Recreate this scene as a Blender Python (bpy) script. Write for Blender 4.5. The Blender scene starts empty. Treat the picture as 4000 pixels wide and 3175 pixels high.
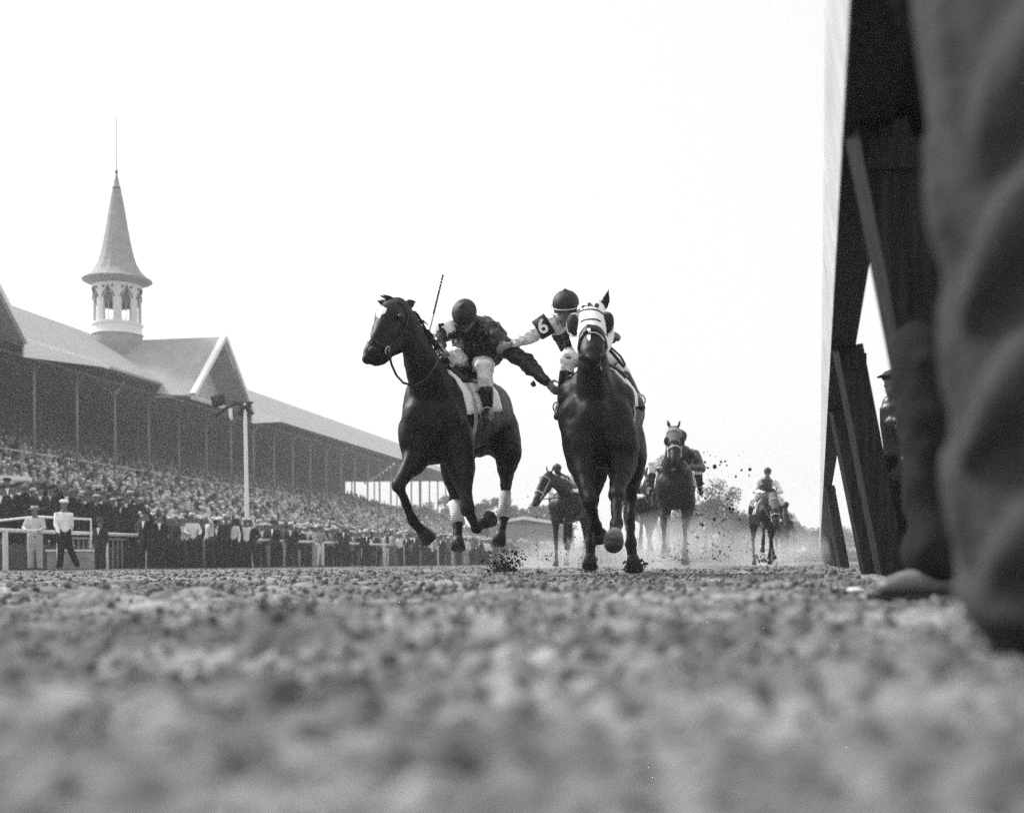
import bpy, bmesh, math, random
import numpy as np
from mathutils import Vector, Matrix, Quaternion
random.seed(7); rng = np.random.RandomState(11)
sc = bpy.context.scene
COL = sc.collection
R_ = math.radians

# ---------------------------------------------------------------- camera
CAMH, FPX, HY, ROLL = 0.10, 4800.0, 2200.0, 0.006
cd = bpy.data.cameras.new("Camera"); cam = bpy.data.objects.new("Camera", cd); COL.objects.link(cam)
cd.sensor_width = 36; cd.lens = FPX / 4000 * 36; cd.shift_y = (HY - 1587.5) / 4000
cd.clip_start = 0.03; cd.clip_end = 3000
cam.matrix_world = Matrix.Translation((0, 0, CAMH)) @ Matrix.Rotation(R_(90), 4, 'X') @ Matrix.Rotation(-ROLL, 4, 'Z')
cd.dof.use_dof = True; cd.dof.focus_distance = 12.0; cd.dof.aperture_fstop = 2.25
sc.camera = cam
# ---------------------------------------------------------------- sky, sun, exposure
SUN_EL, SUN_AZ = 44.0, -66.0          # azimuth measured from the view direction, negative = to the left
w = bpy.data.worlds.new("World"); sc.world = w; w.use_nodes = True
nt = w.node_tree; nt.nodes.clear()
sky = nt.nodes.new('ShaderNodeTexSky'); sky.sky_type = 'NISHITA'; sky.sun_disc = False
sky.sun_elevation = R_(SUN_EL); sky.sun_rotation = R_(SUN_AZ); sky.dust_density = 6.0; sky.air_density = 1.0; sky.ozone_density = 1.0
bw = nt.nodes.new('ShaderNodeRGBToBW'); bg = nt.nodes.new('ShaderNodeBackground'); out = nt.nodes.new('ShaderNodeOutputWorld')
veil = nt.nodes.new('ShaderNodeMath'); veil.operation = 'MULTIPLY_ADD'; veil.inputs[1].default_value = 0.55; veil.inputs[2].default_value = 2.25
nt.links.new(sky.outputs[0], bw.inputs[0]); nt.links.new(bw.outputs[0], veil.inputs[0]); nt.links.new(veil.outputs[0], bg.inputs[0])
bg.inputs[1].default_value = 0.15; nt.links.new(bg.outputs[0], out.inputs[0])
sd = bpy.data.lights.new("Sun", 'SUN'); sun = bpy.data.objects.new("Sun", sd); COL.objects.link(sun)
sd.energy = 2.1; sd.angle = R_(8); sd.color = (1, 1, 1)
_sdir = Vector((math.cos(R_(SUN_EL)) * math.sin(R_(SUN_AZ)), math.cos(R_(SUN_EL)) * math.cos(R_(SUN_AZ)), math.sin(R_(SUN_EL))))
sun.rotation_euler = _sdir.to_track_quat('Z', 'Y').to_euler()
sc.view_settings.view_transform = 'Standard'; sc.view_settings.look = 'None'; sc.view_settings.gamma = 1.0
sc.view_settings.use_curve_mapping = False; sc.view_settings.exposure = 0.85
sc.cycles.max_bounces = 5; sc.cycles.diffuse_bounces = 3; sc.cycles.volume_bounces = 1
sc.cycles.use_denoising = False

# ---------------------------------------------------------------- helpers
def W(px, py, d):
    u = (px - 2000) / FPX; v = (HY - py) / FPX
    c, s = math.cos(ROLL), math.sin(ROLL)
    return Vector(((u * c + v * s) * d, d, CAMH + (-u * s + v * c) * d))

def mat(name, g, rough=0.8, spec=0.3, var=0.0, scale=5.0, bump=0.0, bscale=30.0, lo=None, hi=None, coat=0.0, objcol=False, detail=4.0, wave=None, stretch=(1, 1, 1), vcol=None, coord='Object', sheen=0.0):
    m = bpy.data.materials.new(name); m.use_nodes = True
    nt = m.node_tree; b = nt.nodes['Principled BSDF']; L = nt.links.new; N = nt.nodes.new
    b.inputs['Base Color'].default_value = (g, g, g, 1); b.inputs['Roughness'].default_value = rough
    b.inputs['Specular IOR Level'].default_value = spec; b.inputs['Coat Weight'].default_value = coat
    b.inputs['Sheen Weight'].default_value = sheen
    tc = N('ShaderNodeTexCoord'); mp = N('ShaderNodeMapping'); mp.inputs['Scale'].default_value = stretch
    L(tc.outputs[coord], mp.inputs[0])
    src = None
    if objcol:
        oi = N('ShaderNodeObjectInfo'); src = oi.outputs['Color']
    if vcol:
        va = N('ShaderNodeAttribute'); va.attribute_name = vcol; src = va.outputs['Color']
    if var > 0 or src:
        nz = N('ShaderNodeTexNoise'); nz.inputs['Scale'].default_value = scale; nz.inputs['Detail'].default_value = detail
        L(mp.outputs[0], nz.inputs['Vector'])
        mr = N('ShaderNodeMapRange'); L(nz.outputs[0], mr.inputs[0]); mr.inputs[1].default_value = 0.3; mr.inputs[2].default_value = 0.7
        mr.inputs[3].default_value = 1 - var; mr.inputs[4].default_value = 1 + var
        mul = N('ShaderNodeVectorMath'); mul.operation = 'SCALE'
        if src: L(src, mul.inputs[0])
        else: mul.inputs[0].default_value = (g, g, g)
        L(mr.outputs[0], mul.inputs['Scale']); L(mul.outputs[0], b.inputs['Base Color'])
    last = None
    if wave:
        wv = N('ShaderNodeTexWave'); wv.bands_direction = wave[0]; wv.inputs['Scale'].default_value = wave[1]; wv.inputs['Distortion'].default_value = wave[3] if len(wave) > 3 else 0.0
        L(mp.outputs[0], wv.inputs['Vector']); bp0 = N('ShaderNodeBump'); bp0.inputs['Strength'].default_value = 1.0; bp0.inputs['Distance'].default_value = wave[2]
        L(wv.outputs['Fac'], bp0.inputs['Height']); last = bp0.outputs[0]
    if bump > 0:
        n2 = N('ShaderNodeTexNoise'); n2.inputs['Scale'].default_value = bscale; n2.inputs['Detail'].default_value = 5
        L(mp.outputs[0], n2.inputs['Vector']); bp = N('ShaderNodeBump'); bp.inputs['Strength'].default_value = 1.0; bp.inputs['Distance'].default_value = bump
        L(n2.outputs[0], bp.inputs['Height'])
        if last: L(last, bp.inputs['Normal'])
        last = bp.outputs[0]
    if last: L(last, b.inputs['Normal'])
    return m

def tag(o, label=None, cat=None, group=None, kind=None):
    if label: o['label'] = label
    if cat: o['category'] = cat
    if group: o['group'] = group
    if kind: o['kind'] = kind
    return o

def thing(name, loc, label, cat, group=None):
    o = bpy.data.objects.new(name, None); COL.objects.link(o); o.location = loc; o.empty_display_size = 0.2
    return tag(o, label, cat, group)

class MB:
    def __init__(s): s.v = []; s.f = []; s.mi = []
    def add(s, vs, fs, mi=0):
        k = len(s.v); s.v += [tuple(v) for v in vs]; s.f += [tuple(i + k for i in f) for f in fs]; s.mi += [mi] * len(fs)
    def box(s, c, size, rot=None, mi=0):
        c = Vector(c); hx, hy, hz = size[0] / 2, size[1] / 2, size[2] / 2
        vs = [Vector((x, y, z)) for x in (-hx, hx) for y in (-hy, hy) for z in (-hz, hz)]
        if rot is not None: vs = [rot @ v for v in vs]
        s.add([c + v for v in vs], [(0, 1, 3, 2), (4, 6, 7, 5), (0, 4, 5, 1), (2, 3, 7, 6), (0, 2, 6, 4), (1, 5, 7, 3)], mi)
    def beam(s, a, b, wdt, hgt, up=(0, 0, 1), mi=0):
        a = Vector(a); b = Vector(b); t = (b - a).normalized(); sd_ = t.cross(Vector(up))
        if sd_.length < 1e-4: sd_ = t.cross(Vector((1, 0, 0)))
        sd_.normalize(); u = sd_.cross(t).normalized()
        vs = [p + sd_ * sx * wdt / 2 + u * su * hgt / 2 for p in (a, b) for sx, su in ((-1, -1), (1, -1), (1, 1), (-1, 1))]
        s.add(vs, [(0, 1, 2, 3), (7, 6, 5, 4), (0, 4, 5, 1), (1, 5, 6, 2), (2, 6, 7, 3), (3, 7, 4, 0)], mi)
    def prism(s, pts, thick, mi=0):
        """closed polygon (list of 3-D points, planar) extruded by vector thick"""
        th = Vector(thick); n = len(pts); P = [Vector(p) for p in pts]
        s.add(P + [p + th for p in P], [tuple(range(n - 1, -1, -1)), tuple(range(n, 2 * n))] + [(i, (i + 1) % n, n + (i + 1) % n, n + i) for i in range(n)], mi)
    def tube(s, pts, radii, side=None, n=12, caps=True, mi=0):
        P = [Vector(p) for p in pts]; m = len(P); rs = [(r, r) if not isinstance(r, (tuple, list)) else r for r in radii]
        rings = []; prev = Vector(side) if side is not None else None
        T = []
        for i in range(m):
            a = P[max(i - 1, 0)]; b = P[min(i + 1, m - 1)]
            T.append((b - a).normalized())
        if prev is None:
            prev = T[0].cross(Vector((0, 0, 1)))
            if prev.length < 0.1: prev = T[0].cross(Vector((0, 1, 0)))
        base = Vector(side) if side is not None else None
        def ring(c, t, sdv, ra, rb):
            u = sdv.cross(t).normalized()
            return [c + sdv * math.cos(2 * math.pi * k / n) * ra + u * math.sin(2 * math.pi * k / n) * rb for k in range(n)]
        for i in range(m):
            ref = base if base is not None else prev
            sdv = (ref - T[i] * ref.dot(T[i]))
            if sdv.length < 1e-3: sdv = T[i].orthogonal()
            sdv.normalize(); prev = sdv
            ra, rb = rs[i]
            if i == 0 and caps:
                rm = min(ra, rb)
                for ph in (75, 45, 20):
                    rings.append(ring(P[0] - T[0] * rm * math.sin(R_(ph)), T[0], sdv, ra * math.cos(R_(ph)), rb * math.cos(R_(ph))))
            rings.append(ring(P[i], T[i], sdv, ra, rb))
            if i == m - 1 and caps:
                rm = min(ra, rb)
                for ph in (20, 45, 75):
                    rings.append(ring(P[i] + T[i] * rm * math.sin(R_(ph)), T[i], sdv, ra * math.cos(R_(ph)), rb * math.cos(R_(ph))))
        vs = [v for r in rings for v in r]; fs = []
        for j in range(len(rings) - 1):
            for k in range(n):
                fs.append((j * n + k, j * n + (k + 1) % n, (j + 1) * n + (k + 1) % n, (j + 1) * n + k))
        fs.append(tuple(range(n - 1, -1, -1))); fs.append(tuple((len(rings) - 1) * n + k for k in range(n)))
        s.add(vs, fs, mi)
    def ell(s, c, r, rot=None, nu=12, nv=8, mi=0):
        c = Vector(c); r = (r, r, r) if not isinstance(r, (tuple, list)) else r
        vs = []; fs = []
        for j in range(1, nv):
            th = math.pi * j / nv
            for k in range(nu):
                ph = 2 * math.pi * k / nu
                v = Vector((r[0] * math.sin(th) * math.cos(ph), r[1] * math.sin(th) * math.sin(ph), r[2] * math.cos(th)))
                vs.append(c + (rot @ v if rot is not None else v))
        tp = Vector((0, 0, r[2])); bt = Vector((0, 0, -r[2]))
        vs.append(c + (rot @ tp if rot is not None else tp)); vs.append(c + (rot @ bt if rot is not None else bt))
        for j in range(nv - 2):
            for k in range(nu):
                fs.append((j * nu + k, (j + 1) * nu + k, (j + 1) * nu + (k + 1) % nu, j * nu + (k + 1) % nu))
        a = len(vs) - 2
        for k in range(nu):
            fs.append((a, k, (k + 1) % nu)); fs.append((a + 1, (nv - 2) * nu + (k + 1) % nu, (nv - 2) * nu + k))
        s.add(vs, fs, mi)
    def lathe(s, c, prof, n=32, mi=0, close=True):
        c = Vector(c); vs = []; fs = []
        for (r, z) in prof:
            vs += [c + Vector((r * math.cos(2 * math.pi * k / n), r * math.sin(2 * math.pi * k / n), z)) for k in range(n)]
        for j in range(len(prof) - 1):
            for k in range(n): fs.append((j * n + k, j * n + (k + 1) % n, (j + 1) * n + (k + 1) % n, (j + 1) * n + k))
        if close:
            fs.append(tuple(range(n - 1, -1, -1))); fs.append(tuple((len(prof) - 1) * n + k for k in range(n)))
        s.add(vs, fs, mi)

def finish(ob, root):
    COL.objects.link(ob)
    if root is not None: ob.parent = root
    return ob
def origin_of(root):
    o = Vector((0, 0, 0)); p = root
    while p is not None: o += Vector(p.location); p = p.parent
    return o
def build(mb, name, m, root=None, smooth=False, label=None):
    off = origin_of(root)
    me = bpy.data.meshes.new(name); me.from_pydata([(v[0] - off.x, v[1] - off.y, v[2] - off.z) for v in mb.v], [], mb.f)
    ms = m if isinstance(m, (list, tuple)) else [m]
    for x in ms: me.materials.append(x)
    if len(ms) > 1: me.polygons.foreach_set('material_index', mb.mi)
    if smooth: me.polygons.foreach_set('use_smooth', [True] * len(me.polygons))
    me.update(); ob = bpy.data.objects.new(name, me); finish(ob, root)
    if label: ob['label'] = label
    return ob
def blob(mb, name, m, root=None, voxel=0.015, smooth=4, label=None, adapt=None, rum=None):
    """union the closed pieces of mb into one continuous, smoothed skin"""
    off = origin_of(root)
    me = bpy.data.meshes.new('src'); me.from_pydata([(v[0] - off.x, v[1] - off.y, v[2] - off.z) for v in mb.v], [], mb.f)
    t = bpy.data.objects.new('src', me); COL.objects.link(t)
    r = t.modifiers.new('r', 'REMESH'); r.mode = 'VOXEL'; r.voxel_size = voxel
    if smooth:
        s_ = t.modifiers.new('s', 'SMOOTH'); s_.factor = 0.5; s_.iterations = smooth
    if adapt:
        d_ = t.modifiers.new('d', 'DECIMATE'); d_.ratio = adapt
    dg = bpy.context.evaluated_depsgraph_get(); ev = t.evaluated_get(dg)
    me2 = bpy.data.meshes.new_from_object(ev, depsgraph=dg); me2.name = name
    bpy.data.objects.remove(t); bpy.data.meshes.remove(me)
    me2.materials.clear(); me2.materials.append(m)
    me2.polygons.foreach_set('use_smooth', [True] * len(me2.polygons))
    ob = bpy.data.objects.new(name, me2); finish(ob, root)
    if rum: rumple(ob, *rum)
    if label: ob['label'] = label
    return ob
def npmesh(name, V, F, m, root=None, smooth=False, col=None, n=4):
    me = bpy.data.meshes.new(name); V = np.asarray(V, dtype=np.float32); F = np.asarray(F, dtype=np.int32)
    me.vertices.add(len(V)); me.vertices.foreach_set('co', V.ravel())
    me.loops.add(F.size); me.loops.foreach_set('vertex_index', F.ravel())
    me.polygons.add(len(F)); me.polygons.foreach_set('loop_start', np.arange(0, F.size, F.shape[1], dtype=np.int32))
    me.update(calc_edges=True)
    if smooth: me.polygons.foreach_set('use_smooth', np.ones(len(F), dtype=bool))
    if col is not None:
        a = me.attributes.new('albedo', 'FLOAT_COLOR', 'POINT'); c = np.ones((len(V), 4), dtype=np.float32); c[:, :3] = np.asarray(col)[:, None]
        a.data.foreach_set('color', c.ravel())
    me.materials.append(m); ob = bpy.data.objects.new(name, me); finish(ob, root); return ob
def words_mesh(name, text, size, m, origin, xdir, ydir, root, extrude=0.002):
    cu = bpy.data.curves.new('t', 'FONT'); cu.body = text; cu.size = size; cu.align_x = 'CENTER'; cu.align_y = 'CENTER'; cu.extrude = extrude; cu.offset = size * 0.02
    t = bpy.data.objects.new('t', cu); COL.objects.link(t); dg = bpy.context.evaluated_depsgraph_get()
    me = bpy.data.meshes.new_from_object(t.evaluated_get(dg), depsgraph=dg); bpy.data.objects.remove(t)
    x = Vector(xdir).normalized(); z = x.cross(Vector(ydir)).normalized(); y = z.cross(x)
    off = origin_of(root); o = Vector(origin) - off
    M = Matrix(((x.x, y.x, z.x, o.x), (x.y, y.y, z.y, o.y), (x.z, y.z, z.z, o.z), (0, 0, 0, 1)))
    me.transform(M); me.materials.clear(); me.materials.append(m); me.name = name
    return finish(bpy.data.objects.new(name, me), root)
from mathutils.bvhtree import BVHTree
from mathutils import noise as mnoise
def rumple(ob, amp, scale, stretch=(1, 1, 1)):
    me = ob.data; N = [v.normal.copy() for v in me.vertices]
    for v, n in zip(me.vertices, N):
        q = Vector((v.co.x * stretch[0], v.co.y * stretch[1], v.co.z * stretch[2])) * scale
        v.co += n * amp * (mnoise.noise(q) + .5 * mnoise.noise(q * 2.3))
    me.update()
    return ob
def surf(ob):
    off = origin_of(ob.parent); return BVHTree.FromPolygons([v.co + off for v in ob.data.vertices], [p.vertices[:] for p in ob.data.polygons])
def onto(tree, px, py, lift=.003):
    """where the line of sight through a picture point meets a built surface, lifted off it: (point, normal)"""
    o = Vector((0, 0, CAMH)); d = (W(px, py, 10) - o).normalized(); h = tree.ray_cast(o, d)
    if h[0] is None: return None
    n = h[1] if h[1].dot(d) < 0 else -h[1]
    return h[0] + n * lift, n
def strap(b, tree, pts, r, lift=.002, n=6, sub=5, flat=None):
    """a strap laid along a built surface through picture points"""
    out = []
    for i in range(len(pts) - 1):
        for k in range(sub):
            t = k / sub; h = onto(tree, pts[i][0] + (pts[i + 1][0] - pts[i][0]) * t, pts[i][1] + (pts[i + 1][1] - pts[i][1]) * t, lift)
            if h: out.append(h[0])
    h = onto(tree, pts[-1][0], pts[-1][1], lift)
    if h: out.append(h[0])
    if len(out) > 1: b.tube(out, [r] * len(out), n=n)
def patch(name, m, root, tree, poly, lift=.004, th=.002):
    """a marking laid on a built surface: picture-plane outline -> fan of points on the surface"""
    cx = sum(p[0] for p in poly) / len(poly); cy = sum(p[1] for p in poly) / len(poly); vs = []; fs = []; R3 = 5; n = len(poly)
    c = onto(tree, cx, cy, lift); 
    if not c: return None
    vs.append(c[0])
    for j in range(1, R3 + 1):
        for p in poly:
            h = onto(tree, cx + (p[0] - cx) * j / R3, cy + (p[1] - cy) * j / R3, lift); vs.append(h[0] if h else vs[-1])
    for k in range(n): fs.append((0, 1 + k, 1 + (k + 1) % n))
    for j in range(R3 - 1):
        for k in range(n): a = 1 + j * n; fs.append((a + k, a + n + k, a + n + (k + 1) % n, a + (k + 1) % n))
    b = MB(); b.add(vs, fs); return build(b, name, m, root, True)
def vnoise(x, y, seed=0):
    xi = np.floor(x).astype(np.int64); yi = np.floor(y).astype(np.int64); xf = x - xi; yf = y - yi
    def h(a, b):
        n = (a * 374761393 + b * 668265263 + seed * 1274126177) & 0xffffffff
        n = ((n ^ (n >> 13)) * 1274126177) & 0xffffffff
        return ((n ^ (n >> 16)) & 0xffff) / 65535.0
    sx = xf * xf * (3 - 2 * xf); sy = yf * yf * (3 - 2 * yf)
    return (h(xi, yi) * (1 - sx) + h(xi + 1, yi) * sx) * (1 - sy) + (h(xi, yi + 1) * (1 - sx) + h(xi + 1, yi + 1) * sx) * sy - 0.5
def lumps(centres, sizes, seed=1, res=0):
    """many irregular lumps: arrays of centres and radii -> verts, faces"""
    bm = bmesh.new(); bmesh.ops.create_icosphere(bm, subdivisions=1 + res, radius=1.0)
    bv = np.array([v.co[:] for v in bm.verts]); bf = np.array([[v.index for v in f.verts] for f in bm.faces]); bm.free()
    r = np.random.RandomState(seed); n = len(centres); k = len(bv)
    V = np.empty((n, k, 3)); jit = 1 + r.uniform(-0.35, 0.35, (n, k, 1)); sc3 = r.uniform(0.6, 1.3, (n, 1, 3))
    ang = r.uniform(0, 6.283, n); ca, sa = np.cos(ang)[:, None], np.sin(ang)[:, None]
    P = bv[None] * (1 + (jit - 1) * 1.35) * sc3
    X = P[:, :, 0] * ca - P[:, :, 2] * sa; Z = P[:, :, 0] * sa + P[:, :, 2] * ca
    P = np.stack([X, P[:, :, 1], Z], -1) * np.asarray(sizes)[:, None, None] + np.asarray(centres)[:, None, :]
    F = bf[None] + (np.arange(n) * k)[:, None, None]
    return P.reshape(-1, 3), F.reshape(-1, 3)

# ---------------------------------------------------------------- materials
M_dirt = mat('track_soil', 0.17, 0.95, 0.1, var=0.45, scale=6.0, bump=0.022, bscale=34, detail=8, coord='Object')
def patchy(m, s1, s2, k1, k2):
    """damp and dry patches of the soil itself, two sizes"""
    nt = m.node_tree; b = nt.nodes['Principled BSDF']; L = nt.links.new; src = b.inputs['Base Color'].links[0].from_socket
    tc = nt.nodes.new('ShaderNodeTexCoord')
    for s_, k, st in ((s1, k1, (1, 1.6, 1)), (s2, k2, (1, 1.3, 1))):
        mp = nt.nodes.new('ShaderNodeMapping'); mp.inputs['Scale'].default_value = st; L(tc.outputs['Object'], mp.inputs[0])
        n = nt.nodes.new('ShaderNodeTexNoise'); n.inputs['Scale'].default_value = s_; n.inputs['Detail'].default_value = 3; L(mp.outputs[0], n.inputs['Vector'])
        r = nt.nodes.new('ShaderNodeMapRange'); r.inputs[1].default_value = .35; r.inputs[2].default_value = .65; r.inputs[3].default_value = 1 - k; r.inputs[4].default_value = 1 + k; L(n.outputs[0], r.inputs[0])
        v = nt.nodes.new('ShaderNodeVectorMath'); v.operation = 'SCALE'; L(src, v.inputs[0]); L(r.outputs[0], v.inputs['Scale']); src = v.outputs[0]
    L(src, b.inputs['Base Color'])
patchy(M_dirt, 1.6, 11.0, .42, .30)
M_ground = mat('field_soil', 0.16, 0.95, 0.1, var=0.3, scale=0.3, bump=0.02, bscale=3)
M_clod = mat('clod_soil', 0.15, 0.95, 0.1, var=0.5, scale=14, bump=0.012, bscale=60)
M_spray = mat('wet_soil', 0.03, 0.9, 0.1, var=0.4, scale=20)
M_roof = mat('roof_shingle', 0.33, 0.85, 0.2, var=0.10, scale=1.2, bump=0.01, bscale=8)
M_spire = mat('spire_slate', 0.30, 0.8, 0.2, var=0.12, scale=2.0, bump=0.01, bscale=10)
M_white = mat('white_paint', 0.80, 0.5, 0.3, var=0.04, scale=3)
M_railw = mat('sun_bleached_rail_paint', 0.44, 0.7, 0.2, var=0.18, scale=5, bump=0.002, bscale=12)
M_offw = mat('weathered_white_paint', 0.62, 0.6, 0.3, var=0.10, scale=6, bump=0.001, bscale=30)
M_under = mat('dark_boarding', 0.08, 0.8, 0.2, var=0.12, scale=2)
M_colm = mat('painted_iron_column', 0.20, 0.6, 0.3, var=0.1)
M_step = mat('timber_tiers', 0.16, 0.8, 0.2, var=0.2, scale=3)
M_flag = mat('dark_bunting', 0.02, 0.8, 0.2, var=0.2, scale=4)
M_glass = mat('dim_glass', 0.06, 0.3, 0.5)
M_louver = mat('dark_grey_blind', 0.10, 0.7, 0.3)
M_horse = mat('dark_bay_coat', 0.0065, 0.52, 0.20, var=0.30, scale=3.5, bump=0.006, bscale=5)
M_horse2 = mat('brown_coat', 0.014, 0.5, 0.2, var=0.3, scale=3.0, bump=0.004, bscale=7)
M_hoof = mat('hoof_horn', 0.02, 0.5, 0.3, var=0.3, scale=20)
M_hoofl = mat('pale_hoof_horn', 0.17, 0.6, 0.2, var=0.5, scale=18, bump=0.004, bscale=40)
M_mane = mat('black_mane', 0.006, 0.7, 0.3, bump=0.004, bscale=60, stretch=(1, 1, 0.3))
M_leather = mat('dark_leather', 0.01, 0.4, 0.4, var=0.2)
M_strap = mat('pale_strap', 0.45, 0.5, 0.3)
M_wcloth = mat('white_linen', 0.88, 0.85, 0.1, var=0.08, scale=8, bump=0.004, bscale=14)
M_bandage = mat('soiled_bandage', 0.55, 0.9, 0.1, var=0.25, scale=12, wave=('Z', 14, 0.003))
M_silkd = mat('dark_silk', 0.008, 0.38, 0.45, var=0.3, scale=6, bump=0.010, bscale=9)
M_silkw = mat('striped_white_silk', 0.78, 0.4, 0.4, var=0.15, scale=6, wave=('DIAGONAL', 9, 0.012, 3), bump=0.006, bscale=15)
M_silkg = mat('grey_silk', 0.06, 0.4, 0.4, var=0.3, scale=8, bump=0.008, bscale=12)
M_breech = mat('white_breeches', 0.84, 0.8, 0.1, var=0.16, scale=7, bump=0.008, bscale=10)
M_boot = mat('black_boot_leather', 0.015, 0.35, 0.5, bump=0.003, bscale=25)
M_skin = mat('skin', 0.15, 0.6, 0.3, var=0.12, scale=14)
M_skind = mat('weathered_skin', 0.12, 0.6, 0.3, var=0.15, scale=14)
M_capd = mat('dark_cap_silk', 0.022, 0.6, 0.3, var=0.35, scale=25, bump=0.002, bscale=60)
M_num = mat('numeral_black', 0.02, 0.7, 0.2)
M_blaze = mat('white_hair', 0.65, 0.7, 0.2, var=0.1, scale=20)
M_hood = mat('white_hood_cloth', 0.80, 0.8, 0.1, bump=0.003, bscale=12)
M_hoodg = mat('grey_hood_cloth', 0.14, 0.8, 0.1, var=0.25, scale=60, bump=0.002, bscale=40)
M_dark = mat('dark_piping', 0.02, 0.6, 0.3)
M_cloth = mat('suit_cloth', 0.1, 0.9, 0.1, var=0.2, scale=6, objcol=True, bump=0.006, bscale=8)
M_hat = mat('hat_felt', 0.4, 0.8, 0.1, var=0.1, scale=8, objcol=True)
M_crowd = mat('crowd_cloth', 0.2, 0.9, 0.1, vcol='albedo')
M_trou = mat('grey_checked_trousers', 0.052, 0.95, 0.05, var=0.15, scale=60, bump=0.02, bscale=9)
M_troud = mat('black_suit_cloth', 0.006, 0.95, 0.05, var=0.2, scale=9, bump=0.01, bscale=7)
M_trous = mat('charcoal_trouser_cloth', 0.020, 0.95, 0.05, var=0.2, scale=7, bump=0.01, bscale=6)
M_tan = mat('scuffed_tan_leather', 0.14, 0.5, 0.4, var=0.3, scale=25, bump=0.002, bscale=40)
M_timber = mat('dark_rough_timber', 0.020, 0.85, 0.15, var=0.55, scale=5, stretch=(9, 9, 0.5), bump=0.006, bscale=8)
M_timberp = mat('pale_painted_timber', 0.30, 0.8, 0.1, var=0.25, scale=10, bump=0.002, bscale=20)
M_leaf = mat('tree_leaf', 0.055, 0.8, 0.2, vcol='albedo')
M_bark = mat('tree_bark', 0.06, 0.9, 0.1, var=0.3, scale=4, bump=0.02, bscale=6)
# ---------------------------------------------------------------- ground
def ground_h(x, y):
    r = np.sqrt(x * x + y * y)
    s = x - 0.25 * y
    near = np.clip(1 - r / 60, 0.12, 1)
    h = vnoise(x / 2.3, y / 1.1, 1) * 0.030 * near
    h += vnoise(x / .55, y / .38, 2) * 0.030 * near
    h += vnoise(x / .15 + 5, y / .10, 3) * 0.028 * np.clip(1 - r / 45, 0.1, 1)
    h += np.abs(vnoise(x / .045, y / .04, 4)) * 0.036 * np.clip(1 - r / 30, 0, 1)
    h += np.clip(vnoise(x / .45 + 3, y / .22, 16) - .12, 0, 1) * 0.05 * np.clip(1 - r / 30, 0, 1)
    h += vnoise(x / .028, y / .028, 5) * 0.014 * np.clip(1 - r / 6, 0, 1)
    h += np.clip(vnoise(x / .33 + 9, y / .2, 6) - .22, 0, 1) * 0.10 * np.clip(1 - r / 40, 0, 1)
    # under the camera the soil lies below the lens
    h = h - 0.022
    return h
def make_track():
    na1, na2 = 560, 120
    a = np.concatenate([np.linspace(-38, 38, na1, endpoint=False), np.linspace(38, 322, na2, endpoint=False)]) * math.pi / 180
    nr = 820
    r = 0.12 * (260 / 0.12) ** (np.arange(nr) / (nr - 1))
    A, Rr = np.meshgrid(a, r); X = np.sin(A) * Rr; Y = np.cos(A) * Rr
    Z = ground_h(X, Y)
    Z = np.where(Rr > 250, -0.03, Z)
    n = len(a); V = np.stack([X, Y, Z], -1).reshape(-1, 3)
    i = np.arange(nr - 1)[:, None] * n; j = np.arange(n)[None, :]; j2 = (j + 1) % n
    F = np.stack([i + j, i + n + j, i + n + j2, i + j2], -1).reshape(-1, 4)[:, ::-1]
    V = np.concatenate([V, [[0, 0, -0.02]]]); 
    T = np.stack([np.arange(n), (np.arange(n) + 1) % n, np.full(n, len(V) - 1), np.full(n, len(V) - 1)], -1)
    o = npmesh('track', V, F, M_dirt, smooth=True); tag(o, kind='structure'); return o
make_track()
g = MB(); NG = 48
g.v = [(0, 0, -0.05)] + [(900 * math.cos(2 * math.pi * k / NG), 900 * math.sin(2 * math.pi * k / NG), -0.05) for k in range(NG)]
g.f = [(0, 1 + k, 1 + (k + 1) % NG) for k in range(NG)]; g.mi = [0] * NG
tag(build(g, 'ground', M_ground), kind='structure')
# loose clods lying on the track
def clods():
    r = np.random.RandomState(3); C = []; S = []
    for lo, hi, n, s0, s1 in ((0.35, 1.2, 2500, .0015, .009), (1.2, 4, 16000, .0015, .011), (4, 12, 44000, .0025, .020), (12, 40, 30000, .005, .030), (40, 90, 3000, .02, .05)):
        d = lo * (hi / lo) ** r.uniform(0, 1, n); a = r.uniform(-.62, .62, n); x = np.sin(a) * d; y = np.cos(a) * d
        dens = vnoise(x / 1.6, y / .7, 9) + .5
        k = r.uniform(0, 1, n) < dens * 1.3; x, y = x[k], y[k]
        s = s0 + (s1 - s0) * r.uniform(0, 1, len(x)) ** 6
        C.append(np.stack([x, y, ground_h(x, y) + s * .35], -1)); S.append(s)
    V, F = lumps(np.concatenate(C), np.concatenate(S), 5)
    tag(npmesh('dirt_clods', V, F, M_clod, smooth=False), 'loose dark clods of soil strewn over the racetrack', 'soil', kind='stuff')
clods()

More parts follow.
